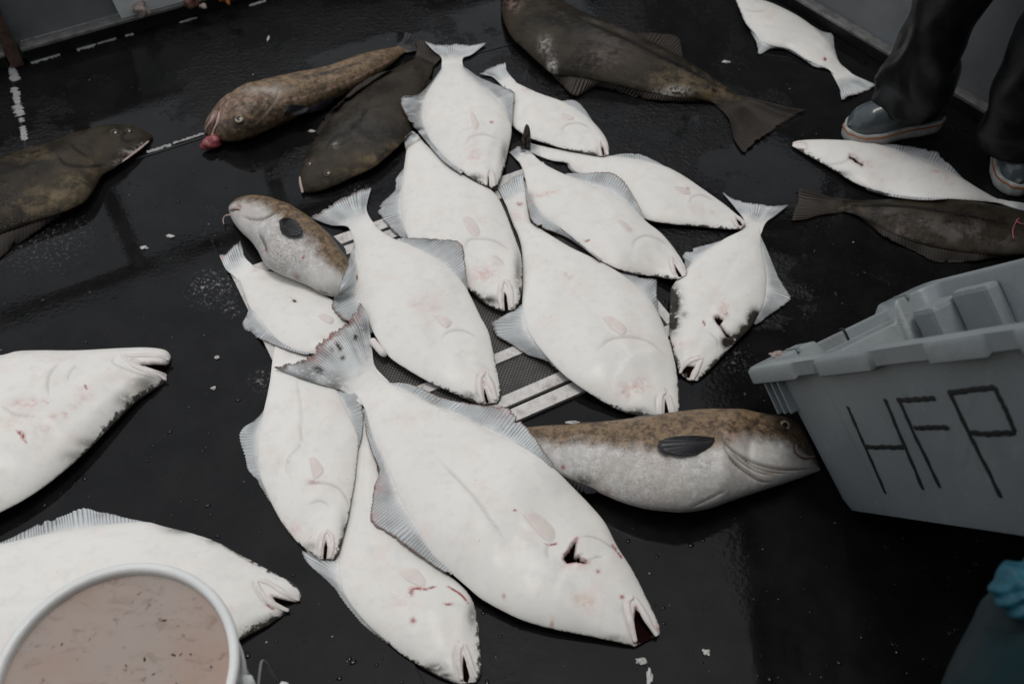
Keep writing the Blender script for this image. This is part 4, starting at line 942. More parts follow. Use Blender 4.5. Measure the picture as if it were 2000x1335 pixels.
add('white halibut right of centre, raised fin along its upper edge', 'fish', GH, gill=.73, edge=(.005,.003), hedge=(.010,.005),
    A=[(1004,304),(1018,324),(1026,352),(1034,380),(1060,417),(1093,444),(1130,474),(1174,509),(1212,527),(1249,536),(1287,541),(1310,545),(1326,546)],
    B=[(1034,295),(1058,317),(1086,333),(1120,348),(1152,360),(1186,370),(1212,386),(1234,405),(1264,434),(1290,454),(1313,480),(1331,506),(1341,526),(1342,538)],
    tail=dict(l=[(1000,302),(994,297)], r=[(1030,292),(1026,286)], o=[(994,297),(1002,292),(1010,286),(1018,286),(1026,286)]),
    finA=[[(1025,370),(1030,402),(1039,434),(1066,448),(1107,464),(1144,488),(1172,510)]],
    finB=[[(1107,339),(1128,338),(1148,338),(1170,335),(1190,336),(1212,346),(1230,368),(1246,398),(1260,428)]],
    pect=[[(1199,427),(1212,428),(1226,437),(1238,451),(1228,451),(1214,442)]], eg=.8, dorsal='finB',
    stains=[(1068,378,(6,6),'pink',.8),(1080,374,(10,5),'pink',.7),(1050,382,(12,5),'pink',.6),(1232,450,(8,4),'pink',.7),(1280,470,(24,12),'tan',.2),(1035,390,(7,12),'dark',.6)],
    strokes=[('crease',1.6,[(1235,490),(1240,470),(1262,460),(1290,468),(1308,482)]),('blood',1.6,[(1144,471),(1150,469)]),('crease',1.5,[(1310,498),(1308,515),(1316,538)])],
    cuts=[[(1316,510),(1323,522),(1334,540),(1326,542),(1319,528)]], cutblood=.15,
    lips=[([(1313,500),(1312,515),(1320,542)],5),([(1315,500),(1325,512),(1339,534)],5.5)], finstains=[(1035,395,14,'pink',.5)])
add('white halibut with cropped tail directly under the topmost one', 'fish', GH, gill=.70, edge=(.003,.006), hedge=(.014,.012),
    A=[(796,278),(793,300),(789,326),(785,360),(782,393),(786,431),(800,470),(830,505),(868,535),(912,562),(942,588),(963,601),(980,608)],
    B=[(815,262),(832,282),(860,307),(890,331),(920,350),(950,365),(970,382),(985,410),(999,446),(1010,476),(1019,505),(1021,540),(1019,568),(1013,592),(1003,606)],
    tail=dict(l=[(790,276),(788,272)], r=[(808,258),(802,259)], o=[(788,272),(794,264),(802,259)]),
    finA=[[(788,330),(772,352),(771,372),(745,397),(737,415),(755,438),(780,462),(800,474)]],
    pect=[[(899,423),(912,419),(928,430),(940,452),(936,463),(924,464),(910,448)]],
    stains=[(946,535,(26,16),'pink',.75),(965,512,(14,8),'pink',.4),(788,272,(10,8),'pink',.6),(955,586,(22,9),'dark',1),(1012,530,(8,40),'dark',.7),(905,476,(6,8),'pink',.5)],
    strokes=[('crease',2,[(908,492),(914,470),(935,466),(965,470),(1000,490)]),('crease',1.8,[(982,545),(975,560),(972,580),(974,600)]),('crease',1.4,[(960,500),(975,505),(988,520)])],
    cuts=[[(984,562),(990,576),(994,606),(985,608),(984,585)]], cutblood=.12,
    lips=[([(985,545),(979,558),(977,580),(980,603)],6.5),([(987,546),(995,558),(998,578),(1000,600)],7)])
add('white halibut partly behind the topmost one, small pink mouth', 'fish', GH, gill=.73, edge=(.007,.003), hedge=(.010,.004),
    A=[(982,163),(990,180),(999,210),(1000,240),(1012,256),(1036,270),(1062,279),(1099,290),(1137,298),(1165,304),(1180,307)],
    B=[(996,155),(1021,168),(1054,183),(1099,199),(1137,221),(1163,243),(1181,266),(1189,286),(1189,300)],
    tail=dict(l=[(965,152),(950,147),(936,144)], r=[(990,140),(988,130),(987,122)], o=[(936,144),(950,136),(968,128),(987,122)]),
    finB=[[(1095,198),(1122,196),(1140,211),(1158,238)]], finA=[[(985,170),(1000,200),(1003,232),(1012,256)]] if False else [],
    pect=[[(1094,220),(1110,223),(1124,232),(1110,235)]], dorsal='finB',
    stains=[(1110,228,(12,6),'pink',.7),(1024,175,(12,3),'pink',.7),(1178,294,(8,9),'pink',.9),(1150,300,(20,6),'dark',.8)],
    strokes=[('crease',1.6,[(1095,262),(1105,245),(1130,240),(1155,250)]),('crease',1.4,[(1170,274),(1166,290),(1172,304)])],
    cuts=[[(1174,280),(1180,290),(1182,304),(1177,304),(1174,292)]], cutblood=.6,
    lips=[([(1172,274),(1170,286),(1174,304)],4.5),([(1174,274),(1182,286),(1187,302)],4.5)])
add('topmost white halibut with both side fins spread and broad pale tail', 'fish', GH, gill=.70, edge=(.003,.004), hedge=(.012,.010), thick=.24,
    A=[(866,120),(862,136),(846,161),(831,188),(825,221),(827,247),(842,277),(872,311),(905,337),(927,353),(946,363),(960,368)],
    B=[(898,122),(909,139),(935,164),(961,187),(986,212),(997,240),(999,262),(993,292),(988,318),(981,341),(973,362)],
    tail=dict(l=[(862,112),(848,100),(830,81)], r=[(904,114),(922,106),(951,83)], o=[(830,81),(850,87),(872,87),(893,86),(920,88),(951,83)]),
    finA=[[(864,132),(840,164),(815,186),(783,190),(787,215),(804,243),(825,268),(860,310),(900,340)]],
    finB=[[(905,130),(935,150),(968,164),(1001,176),(1006,190),(1003,213),(1001,246)]],
    pect=[[(917,213),(926,222),(936,240),(935,250),(927,257),(921,240)]],
    stains=[(925,305,(18,14),'pink',.65),(930,246,(7,10),'pink',.6),(928,347,(14,8),'dark',.9),(985,300,(8,24),'dark',.6),(962,186,(12,14),'dark',0.0)],
    strokes=[('crease',2.2,[(917,213),(924,230),(927,250)]),('crease',1.8,[(910,285),(918,268),(945,262),(975,272)]),('crease',1.7,[(952,333),(946,345),(945,360)]),('crease',1.3,[(960,331),(966,340),(968,355)]),('blood',1.2,[(959,239),(962,238)])],
    cuts=[[(952,338),(955,344),(957,366),(953,366),(951,350)]], cutblood=.1,
    lips=[([(954,331),(949,342),(949,361)],5),([(957,331),(962,343),(965,363)],6)])
add('white halibut in front of the cropped one, clear fan shaped tail at left', 'fish', GH, gill=.72, edge=(.0035,.005), hedge=(.010,.008),
    A=[(687,453),(690,462),(694,489),(698,527),(699,565),(703,589),(714,616),(726,642),(741,670),(763,699),(797,722),(837,745),(875,763),(905,777),(925,786),(943,791)],
    B=[(718,431),(738,446),(765,464),(804,480),(837,498),(875,524),(904,551),(921,582),(938,617),(954,648),(963,685),(970,718),(976,748),(979,772),(972,787)],
    tail=dict(l=[(682,445),(668,440),(645,439),(605,424)], r=[(717,415),(717,395),(726,364)], o=[(605,424),(635,406),(670,385),(702,371),(726,364)]),
    finA=[[(692,480),(683,500),(675,522),(666,549),(659,573),(649,588),(648,604),(662,619),(680,628),(702,636),(722,652)]],
    finB=[[(776,466),(800,464),(819,464),(860,466),(890,468),(904,479),(908,505),(911,540),(914,565)]],
    pect=[[(841,612),(860,612),(884,627),(882,636),(873,643),(857,632)]],
    stains=[(815,595,(14,12),'pink',.5),(835,585,(20,10),'pink',.35),(848,602,(12,8),'pink',.5),(810,620,(30,26),'tan',.25),(948,728,(8,10),'pink',.9),(918,772,(16,8),'dark',.7),(950,735,4,'blood',.4)],
    strokes=[('crease',2,[(860,665),(875,648),(905,645),(935,660)]),('crease',1.8,[(940,724),(933,735),(932,760),(936,782)]),('crease',1.4,[(955,733),(965,745),(970,762)])],
    cuts=[[(944,744),(947,757),(956,786),(949,788),(945,772)]], cutblood=.5,
    lips=[([(948,727),(938,738),(937,760),(942,784)],6.5),([(950,729),(957,748),(964,766),(968,780)],7.5)], finstains=[(903,475,10,'pink',.5)], eg=.7)
add('largest white halibut in front with speckled tail and torn gill cover', 'fish', GH, gill=.72, edge=(.0025,.0025), hedge=(.004,.004), thick=.22,
    A=[(690,768),(701,777),(713,800),(722,832),(736,872),(748,895),(763,929),(782,974),(807,1018),(826,1055),(849,1089),(882,1119),(912,1145),(942,1170),(987,1195),(1025,1212),(1081,1228),(1137,1239),(1186,1249),(1220,1257),(1240,1262)],
    B=[(738,731),(760,748),(800,767),(845,790),(905,816),(965,846),(1006,866),(1054,892),(1086,918),(1119,951),(1153,986),(1182,1021),(1206,1067),(1235,1112),(1260,1161),(1277,1196),(1288,1222),(1289,1238)],
    tail=dict(l=[(672,764),(652,757),(599,741),(562,727),(534,716)], r=[(733,716),(727,690),(722,650),(715,612),(702,589)], o=[(534,716),(552,711),(575,705),(605,692),(618,672),(645,648),(672,630),(690,608),(702,589)]),
    finA=[[(711,795),(712,830),(716,850),(726,882),(741,922),(730,951),(724,992),(726,1023),(762,1045),(807,1077),(850,1106),(880,1123)]],
    finB=[[(764,747),(785,747),(810,752),(860,774),(912,786),(965,792),(990,793),(1010,811),(1040,845),(1064,882),(1082,906)]],
    pect=[[(1013,1000),(1026,994),(1042,996),(1069,1014),(1087,1036),(1087,1054),(1074,1062),(1048,1042)]],
    cuts=[[(1127,1050),(1124,1066),(1122,1080),(1128,1086),(1134,1082),(1134,1090),(1150,1096),(1142,1099),(1126,1096),(1116,1098),(1106,1098),(1101,1090),(1102,1081),(1110,1075),(1116,1063)],[(1241,1184),(1252,1196),(1268,1218),(1284,1240),(1270,1262),(1246,1264),(1240,1240),(1238,1210)]], cutblood=.75,
    stains=[(1128,1168,(6,9),'tan',1.2),(1142,1180,(8,5),'pink',1),(1156,1174,(6,9),'tan',1),(1145,1175,(26,20),'pink',.4),(1287,1225,(7,10),'pink',1),(1078,1215,(4,12),'tan',1.5),(1078,1218,(3,5),'blood',.5),(1215,1165,(4,4),'blood',1),(984,1163,(2.5,5),'blood',.8),(1006,995,(3,2.5),'blood',1.2),(1168,1115,(4,4),'blood',.8),(1120,1105,(26,9),'pink',.6),(1200,1245,(20,7),'dark',.45),(708,717,(3,4),'blood',1.2),(668,726,(4,3),'blood',.9)],
    strokes=[('crease',2.2,[(1073,1062),(1068,1075),(1072,1092)]),('crease',1.8,[(1130,1049),(1152,1047),(1178,1056),(1205,1076),(1215,1092)]),('blood',1.6,[(1196,1064),(1205,1074),(1214,1088)]),('crease',1.6,[(1150,1095),(1162,1088),(1180,1086)]),('crease',1.8,[(1218,1170),(1218,1190),(1226,1222),(1236,1256)]),('crease',1.4,[(1240,1166),(1250,1180),(1266,1204),(1280,1222)]),('blood',1.4,[(1066,1060),(1074,1063),(1087,1061)]),('crease',2.5,[(850,890),(930,975),(990,1060)])],
    lips=[([(1236,1164),(1226,1176),(1229,1204),(1241,1252)],8.5),([(1238,1166),(1250,1184),(1266,1212),(1283,1240)],8.5)],
    finstains=[(695,659,6,'dark',1.3),(664,680,5,'dark',1.2),(668,697,5,'dark',1.2),(650,684,4,'dark',1),(658,672,4,'dark',1),(620,722,9,'dark',1.1),(628,726,7,'dark',1),(712,640,16,'dark',.5),(600,738,30,'dark',.6),(650,754,24,'dark',.6),(640,655,22,'pink',.55),(610,690,20,'pink',.5),(690,612,20,'pink',.5),(730,945,24,'pink',.5),(728,1010,16,'pink',.4),(985,797,18,'pink',.5),(845,785,20,'dark',.35)], eg=.9, raygap=.0068)
BUILT = {}
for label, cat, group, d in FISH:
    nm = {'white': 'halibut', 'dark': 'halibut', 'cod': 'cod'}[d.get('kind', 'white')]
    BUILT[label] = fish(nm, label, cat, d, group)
def fish_by(words):
    return next(v for k, v in BUILT.items() if words in k)
# ------------------------------------------------------------------ small parts of single fishes
c1 = fish_by('pink bladder'); P = look_up(c1['px'], c1['w'], [(408, 268)])[0]
bm = bmesh.new(); bmesh.ops.create_icosphere(bm, subdivisions=4, radius=1.0)
for v in bm.verts:
    w_ = 1 + .14 * math.sin(v.co.x * 2.6 + 1.4) * math.sin(v.co.y * 3.1 + .4) + .07 * math.sin(v.co.z * 6 + v.co.x * 5) + .03 * math.sin(v.co.x * 13) * math.sin(v.co.y * 11)
    v.co = Vector(bp((413, 279), .020)) + Vector((v.co.x * .027 + v.co.y * .006, v.co.y * .020, v.co.z * .019 + v.co.x * .004)) * w_
bm_obj('swim_bladder', bm, M_BLADDER, c1['root'], True)
c2 = fish_by('with whisker')
P = look_up(c2['px'], c2['w'], [(450, 420)])[0]
wh = [P, bp((441, 421), P[2] * .8), bp((436, 428), P[2] * .5), bp((437, 438), .012)]
V, F = tube(smooth_line(wh, 20), np.linspace(.0026, .0009, 20), 8); mesh_obj('barbel', V, F, M_LIPC, c2['root'])
h4 = fish_by('raised fin along')
P0 = look_up(h4['px'], h4['w'], [(1027, 296)])[0]
px = np.array([(1018, 292), (1019, 276), (1023, 258), (1027, 245), (1030, 243), (1034, 252), (1036, 272), (1035, 294)], float)
z0 = P0[2]; y0 = P0[1] + .005
ctrl = smooth_line(px, 30)
Vt = []
for k, f in enumerate((0, .33, .66, 1)):
    for q in ctrl:
        qq = q * (1 - f) + np.array([1027, q[1] * .4 + 290 * .6]) * f
        Vt.append(bp(qq, z0 + (294 - qq[1]) * .0012 + .006 * math.sin(f * 3.1)))
o = mesh_obj('tail_lobe', np.array(Vt), grid_faces(4, 30), M_FIND, h4['root'], True, {'ray': np.tile(np.linspace(0, 6, 30), 4), 'v': np.full(120, .6), 'eg': np.zeros(120), 'pink': np.zeros(120), 'dark': np.zeros(120)}); solid(o, .003)
# pale finger shaped piece poking out under the pile, pink line on the dark halibut
V, F = tube(smooth_line([bp((726, 664), .030), bp((738, 678), .034), bp((748, 689), .032), bp((753, 694), .028)], 16), np.array([.006] + [.0085] * 13 + [.007, .005]), 10)
o = mesh_obj('fish_piece', V, F, M_LIP, None, True, None, tuple(bp((740, 680), .03))); tag(o, 'pale finger shaped fish piece poking out beside the speckled tail', 'fish piece')
M_PINK = m_plain('pink_line', (.42, .12, .16), .5, .1, 50, .1)
d4 = fish_by('beside boots')
lp = look_up(d4['px'], d4['w'], [(1978, 468), (1977, 452), (1983, 436), (1990, 428), (1984, 434), (1998, 440), (2015, 436)]); lp[:, 2] += .004
V, F = tube(smooth_line(lp, 50), .0014, 6); o = mesh_obj('fishing_line', V, F, M_PINK, None, True, None, tuple(lp[2])); tag(o, 'short knotted pink line lying on the dark halibut at right', 'line')

# ------------------------------------------------------------------ grey tote, tipped up on its left end
def mat_tote():
    t = NT('grey_blue_tote_plastic'); co = t.obj_co(False)
    n = t.noise(co, 7, 4); f = t.noise(co, 180, 3)
    c = t.mix(t.ramp(n, .3, .7), (.215, .242, .248), (.245, .272, .276))
    c = t.mix(t.math('MULTIPLY', t.ramp(t.noise(co, 5, 6, .75), .56, .72), .45), c, (.10, .095, .085))
    c = t.mix(t.math('MULTIPLY', t.ramp(t.voro(co, 55), .06, .03), t.ramp(t.noise(co, 6, 2), .5, .6)), c, (.05, .04, .03))
    scr = t.noise(t.stretch(co, (4, 60, 60)), 1.0, 4)
    c = t.mix(t.math('MULTIPLY', t.ramp(scr, .58, .72), .40), c, (.32, .35, .36))
    c = t.mix(t.math('MULTIPLY', t.ramp(t.noise(t.stretch(co, (9, 9, 3)), 1.0, 6, .8), .55, .70), .35), c, (.14, .12, .10))
    return t.done(c, t.ramp(n, .3, .7, .36, .50), t.bump(t.math('ADD', f, t.math('MULTIPLY', scr, .5)), .12, .002))
M_TOTE = mat_tote(); M_MARK = m_plain('black_marker', (.012, .013, .014), .5, .3, 80, .2)
tL = np.array([.18491, -.54675, .81662]); tD = np.array([.4130, -.71078, -.56940]); tN = np.cross(tL, tD); tU = -tD
tB = bp((1645, 1000), 0.004)
TL, TW, THt, OV1, OV2 = .88, .385, .33, .078, .037
def tp(l, n_, u): return tB + tL * l + tN * n_ + tU * u
tote = empty('fish_tote', tuple(float(x) for x in tB), 'grey blue plastic fish tote marked with black letters, tilted up at right', 'tote')
def rrect(l0, l1, n0, n1, r, per=7, nl=130, nw=50):
    pts = []
    def arc(cl, cn, a0): return [(cl + r * math.cos(a0 + math.pi / 2 * k / per), cn + r * math.sin(a0 + math.pi / 2 * k / per)) for k in range(per + 1)]
    c = [arc(l1 - r, n0 + r, -math.pi / 2), arc(l1 - r, n1 - r, 0), arc(l0 + r, n1 - r, math.pi / 2), arc(l0 + r, n0 + r, math.pi)]
    cnt = [nw, nl, nw, nl]
    for i in range(4):
        pts += c[i]; a, b = c[i][-1], c[(i + 1) % 4][0]
        pts += [(a[0] + (b[0] - a[0]) * k / cnt[i], a[1] + (b[1] - a[1]) * k / cnt[i]) for k in range(1, cnt[i])]
    return np.array(pts)
def ring_at(inset, u, r, o1=None):
    """inset < 0 grows outwards; the ends carry a wider flange than the sides"""
    a = inset if inset >= 0 else inset * OV1 / OV2
    return rrect(a, TL - a, inset, TW - inset, r), u
tap = .020
prof = [(.030, .000, .03), (.006, .004, .03), (tap * 0, .030, .035), (-tap * .55, THt - .034, .04), (-OV2 * .9, THt - .034, .035), (-OV2, THt - .031, .035), (-OV2, THt - .006, .035), (-OV2 + .004, THt, .035),
        (-tap * .3, THt, .035), (-tap * .15, THt - .006, .035), (.005, .030, .03), (.012, .010, .03), (.05, .008, .03)]
Vt = []
for k, (ins, u, r) in enumerate(prof):
    a = ins * (OV1 / OV2) if ins < -.018 else ins
    R_ = rrect(a, TL - a, ins, TW - ins, r)
    for l, n_ in R_:
        uu, nn_, ll = u, n_, l
        if 4 <= k <= 6 and n_ < 0:                                   # steps moulded into the long rim
            for (s0, s1) in ((.14, .22), (.40, .55), (.68, .74)):
                if s0 < l < s1:
                    nn_ = n_ + .004
                    if k <= 5: uu = u + .005
        if 7 <= k <= 9 and l < .01 and .10 < n_ < .30: uu = u - .040 * min(1, min(n_ - .10, .30 - n_) / .018)   # hand hold cut into the end
        if k == 6 and l < .01 and .10 < n_ < .30: uu = u - .020 * min(1, min(n_ - .10, .30 - n_) / .018)
        Vt.append(tp(ll, nn_, uu))
nr_ = len(Vt) // len(prof)
F = [tuple(int(q) for q in f) for f in grid_faces(len(prof), nr_, True)] + [tuple(range(nr_ - 1, -1, -1)), tuple((len(prof) - 1) * nr_ + k for k in range(nr_))]
o = mesh_obj('shell', np.array(Vt), F, M_TOTE, tote, True)
es = o.modifiers.new('edge', 'EDGE_SPLIT'); es.split_angle = math.radians(42)
def tbox(nm, l0, l1, n0, n1, u0, u1, mat=None, bev=.004, skew=None):
    bm = bmesh.new(); M = Matrix(((tL[0], tN[0], tU[0], tB[0]), (tL[1], tN[1], tU[1], tB[1]), (tL[2], tN[2], tU[2], tB[2]), (0, 0, 0, 1)))
    box_bm(bm, (l0, n0, u0), (l1, n1, u1), M, bev); return bm_obj(nm, bm, mat or M_TOTE, tote)
tbox('handle', -.050, -.036, .10, .30, THt - .038, THt - .012)
for k in range(3): tbox('rib', -.030 + .028 * k, -.024 + .028 * k, -.026, -.004, THt - .105, THt - .0345, None, .002)
for k in range(2): tbox('rib', -.055, -.004, .06 + .03 * k, .066 + .03 * k, THt - .11, THt - .0345, None, .002)
tbox('stacking_block', .012, .085, TW - .075, TW + .002, .06, THt - .030, None, .012)
tbox('stacking_block', .012, .050, .004, .060, .06, THt - .028, None, .010)
tbox('stacking_block', .09, .20, TW - .030, TW + .002, .06, THt - .020, None, .010)
tbox('rib', -.045, .004, .055, .061, THt - .006, THt + .004, None, .001); tbox('rib', -.045, .004, TW - .06, TW - .054, THt - .006, THt + .004, None, .001)
tie = [tp(-.052, .185, THt - .012), tp(-.043, .185, THt - .008), tp(-.034, .186, THt - .012), tp(-.034, .186, THt - .040), tp(-.043, .185, THt - .043), tp(-.052, .185, THt - .038), tp(-.053, .185, THt - .02)]
V, F = tube(smooth_line(tie, 30), .0024, 6); mesh_obj('cable_tie', V, F, M_MARK, tote)
# lettering on the near long side: strokes are laid on the wall plane
w0, w1, w2 = tp(0, 0, .030), tp(.5, 0, .030), tp(0, -tap * .55, THt - .046)
wn_ = np.cross(w1 - w0, w2 - w0); wn_ /= np.linalg.norm(wn_)
if wn_ @ (_C - w0) < 0: wn_ = -wn_
def on_wall(p):
    d = _fw + _rt * (p[0] - 1000) / FPX - _up * (p[1] - 667.5) / FPX
    return _C + d * (((w0 - _C) @ wn_) / (d @ wn_)) + wn_ * .0008
for nm, strokes in (('letter', [((1656, 794), (1731, 960)), ((1729, 781), (1802, 953)), ((1692, 872), (1764, 870))]),
                    ('letter', [((1755, 780), (1836, 953)), ((1753, 781), (1828, 778)), ((1787, 835), (1852, 832))]),
                    ('letter', [((1854, 764), (1954, 970)), ((1853, 766), (1943, 756)), ((1942, 756), (1981, 838)), ((1895, 844), (1984, 842))])):
    Vs, Fs = [], []
    for a, b in strokes:
        n = 22; jt = np.cumsum(rs.normal(0, .35, (n, 2)), 0); q = np.array([on_wall(np.array(a) * (1 - f) + np.array(b) * f + jt[i]) for i, f in enumerate(np.linspace(0, 1, n))])
        V, F = tube(q, .0043 * (1 + .16 * np.sin(np.arange(n) * 1.3 + a[0]) + rs.uniform(-.12, .12, n)), 8, .05, wn_)
        off = len(Vs); Vs += list(V); Fs += [tuple(x + off for x in f) for f in F]
    mesh_obj(nm, np.array(Vs), Fs, M_MARK, tote)
lump('fish_scrap', tp(-.028, .030, THt + .0005), .010, M_CRUST, 'brown crumbs stuck on the corner of the grey tote rim', 'scrap', None, 21, .35, (1.6, 1))

# ------------------------------------------------------------------ white bucket of murky water
def lathe(prof, c, seg=72):
    V = []; a = np.linspace(0, 2 * math.pi, seg, endpoint=False)
    for r, z in prof: V += [(c[0] + r * math.cos(x), c[1] + r * math.sin(x), z) for x in a]
    return np.array(V), [tuple(int(q) for q in f) for f in grid_faces(len(prof), seg, True)]
M_BUCKET = m_plain('white_bucket_plastic', (.74, .75, .725), .38, .04, 10, .1, dirt=(.62, .59, .55))
BC = bp((222, 1318), .37); bucket = empty('bucket', (float(BC[0]), float(BC[1]), 0), 'round white plastic bucket full of murky pinkish water', 'bucket')
V, F = lathe([(.02, .002), (.150, .002), (.154, .008), (.160, .27), (.166, .272), (.166, .282), (.160, .285), (.161, .312), (.167, .314), (.167, .356), (.1720, .358), (.1738, .364), (.1728, .3695), (.1690, .3720), (.1640, .3720), (.1600, .3700), (.1585, .364), (.1580, .33), (.148, .012), (.02, .010)], BC)
mesh_obj('wall', V, F, M_BUCKET, bucket)
def mat_murk():
    t = NT('murky_water'); co = t.obj_co(False)
    n = t.noise(co, 9, 5, .65, .8); m = t.noise(t.stretch(co, (1, 2.2, 1)), 22, 5, .7, .6)
    lo = t.noise(co, 3.2, 3, .5)
    c = t.mix(t.ramp(lo, .38, .62), (.35, .305, .270), (.355, .25, .195))
    c = t.mix(t.math('MULTIPLY', t.ramp(n, .4, .7), .5), c, (.37, .31, .27))
    c = t.mix(t.math('MULTIPLY', t.ramp(m, .5, .72), .55), c, (.175, .115, .088))
    c = t.mix(t.math('MULTIPLY', t.ramp(t.noise(co, 60, 4, .7), .60, .72), .6), c, (.13, .06, .045))
    return t.done(c, .22, t.bump(m, .08, .004), IOR=1.33)
rr = np.linspace(.004, 1, 14); V, F = lathe([(r * .1590, .357) for r in rr], BC); F = F + [tuple(range(72))]
mesh_obj('water', V, F, mat_murk(), bucket)
M_FLECK = m_plain('dark_fleck', (.05, .022, .018), .4, .3, 50, .2)
rs = np.random.RandomState(11); bm = bmesh.new()
for k in range(17):
    a, r = rs.uniform(0, 6.28), .15 * math.sqrt(rs.uniform(0, 1)); s_ = rs.choice([.0012, .0018, .0030], p=[.6, .3, .1])
    q = bmesh.ops.create_icosphere(bm, subdivisions=1, radius=1); rot = Matrix.Rotation(rs.uniform(0, 3.1), 3, 'Z')
    for v in q['verts']: v.co = rot @ Vector((v.co.x * s_ * rs.uniform(1.5, 3.2) if False else v.co.x * s_ * 2.4, v.co.y * s_, v.co.z * s_ * .4)) + Vector((BC[0] + r * math.cos(a), BC[1] + r * math.sin(a), .3575))
o = bm_obj('flecks', bm, M_FLECK, bucket, True); tag(o, kind='stuff')
M_WIRE = m_plain('steel_wire', (.30, .30, .29), .35, .15, 60, .2, metal=.8)
ear = np.array([BC[0] + .166, BC[1] + .012, .30])
hw = [ear, ear + (.012, -.004, -.03), bp((512, 1290), .20), bp((532, 1316), .16), bp((541, 1334), .13), bp((546, 1390), .10), bp((500, 1480), .12)]
V, F = tube(smooth_line(hw, 60), .0022, 8); hd = mesh_obj('bail_handle', V, F, M_WIRE, bucket)
V, F = tube([bp((552, 1336), .14), bp((556, 1350), .135), bp((556, 1400), .125)], .0095, 12); mesh_obj('grip', V, F, M_BUCKET, hd)
V, F = tube([ear + (-.008, 0, 0), ear + (.010, 0, 0)], .014, 14); mesh_obj('ear', V, F, M_BUCKET, bucket)

# ------------------------------------------------------------------ people
def mat_rain(name, col, rough=.32):
    t = NT(name); co = t.obj_co(); n = t.noise(co, 11, 5, .6, .5); f = t.noise(co, 300, 2)
    c = t.mix(t.ramp(n, .35, .7), tuple(x * .75 for x in col), tuple(x * 1.35 for x in col))
    return t.done(c, t.ramp(n, .3, .7, rough * .8, rough * 1.5), t.bump(t.math('ADD', n, t.math('MULTIPLY', f, .08)), .35, .012), IOR=1.4)
M_PANT = mat_rain('black_rain_trousers', (.0070, .0072, .0075), .42); M_JACK = mat_rain('dark_jacket', (.014, .016, .018)); M_TEAL = mat_rain('dark_teal_rain_trousers', (.0035, .0160, .0190), .75)
M_BOOT = m_plain('grey_rubber_boot', (.062, .076, .080), .16, .10, 9, .06); M_SOLE = m_plain('dirty_white_sole', (.40, .40, .385), .55, .15, 40, .3, dirt=(.20, .19, .18)); M_STRIPE = m_plain('orange_stripe', (.36, .115, .025), .45, .1, 40, .1)
M_SKIN = m_plain('skin', (.46, .29, .22), .45, .08, 40, .1); M_KNIT = m_plain('knit_cap', (.03, .035, .04), .9, .3, 120, .6); M_GLOVE = m_plain('blue_glove', (.003, .060, .090), .55, .3, 40, .5); M_CUFF = m_plain('pale_cuff', (.42, .38, .33), .6, .1, 40, .2)
def skin_mesh(name, joints, edges, mat, parent, sub=2, root_i=0):
    off = parent_origin(parent); me = bpy.data.meshes.new(name)
    me.from_pydata([tuple(Vector(j[0]) - off) for j in joints], edges, [])
    o = bpy.data.objects.new(name, me); COL.objects.link(o); o.parent = parent; me.materials.append(mat)
    m = o.modifiers.new('skin', 'SKIN'); m.use_smooth_shade = True
    for i, j in enumerate(joints):
        r = j[1]; me.skin_vertices[0].data[i].radius = (r, r) if not isinstance(r, tuple) else r
        me.skin_vertices[0].data[i].use_root = (i == root_i)
    s_ = o.modifiers.new('sub', 'SUBSURF'); s_.levels = s_.render_levels = sub
    return o
def head_parts(parent, c, face):
    """head with face, worn cap"""
    f = np.array([*face, 0.0]); f /= np.linalg.norm(f); sd_ = np.array([-f[1], f[0], 0]); V = []; n1, n2 = 22, 28
    for i in range(n1):
        th = math.pi * i / (n1 - 1)
        for j in range(n2):
            ph = 2 * math.pi * j / n2; x, y, z = math.sin(th) * math.cos(ph), math.sin(th) * math.sin(ph), math.cos(th)
            r = 1.0
            if x > 0: r += .20 * math.exp(-((y / .14) ** 2 + ((z + .12) / .20) ** 2)) - .05 * (math.exp(-(((y - .38) / .15) ** 2 + ((z - .05) / .12) ** 2)) + math.exp(-(((y + .38) / .15) ** 2 + ((z - .05) / .12) ** 2))) + .05 * math.exp(-((y / .25) ** 2 + ((z + .52) / .08) ** 2))
            r += .13 * (math.exp(-((x / .16) ** 2 + ((abs(y) - .95) / .2) ** 2 + (z / .25) ** 2)))
            V.append(c + (f * x * .098 + sd_ * y * .078 + np.array([0, 0, z * .118])) * r)
    return np.array(V), [tuple(int(q) for q in g) for g in grid_faces(n1, n2, True)]
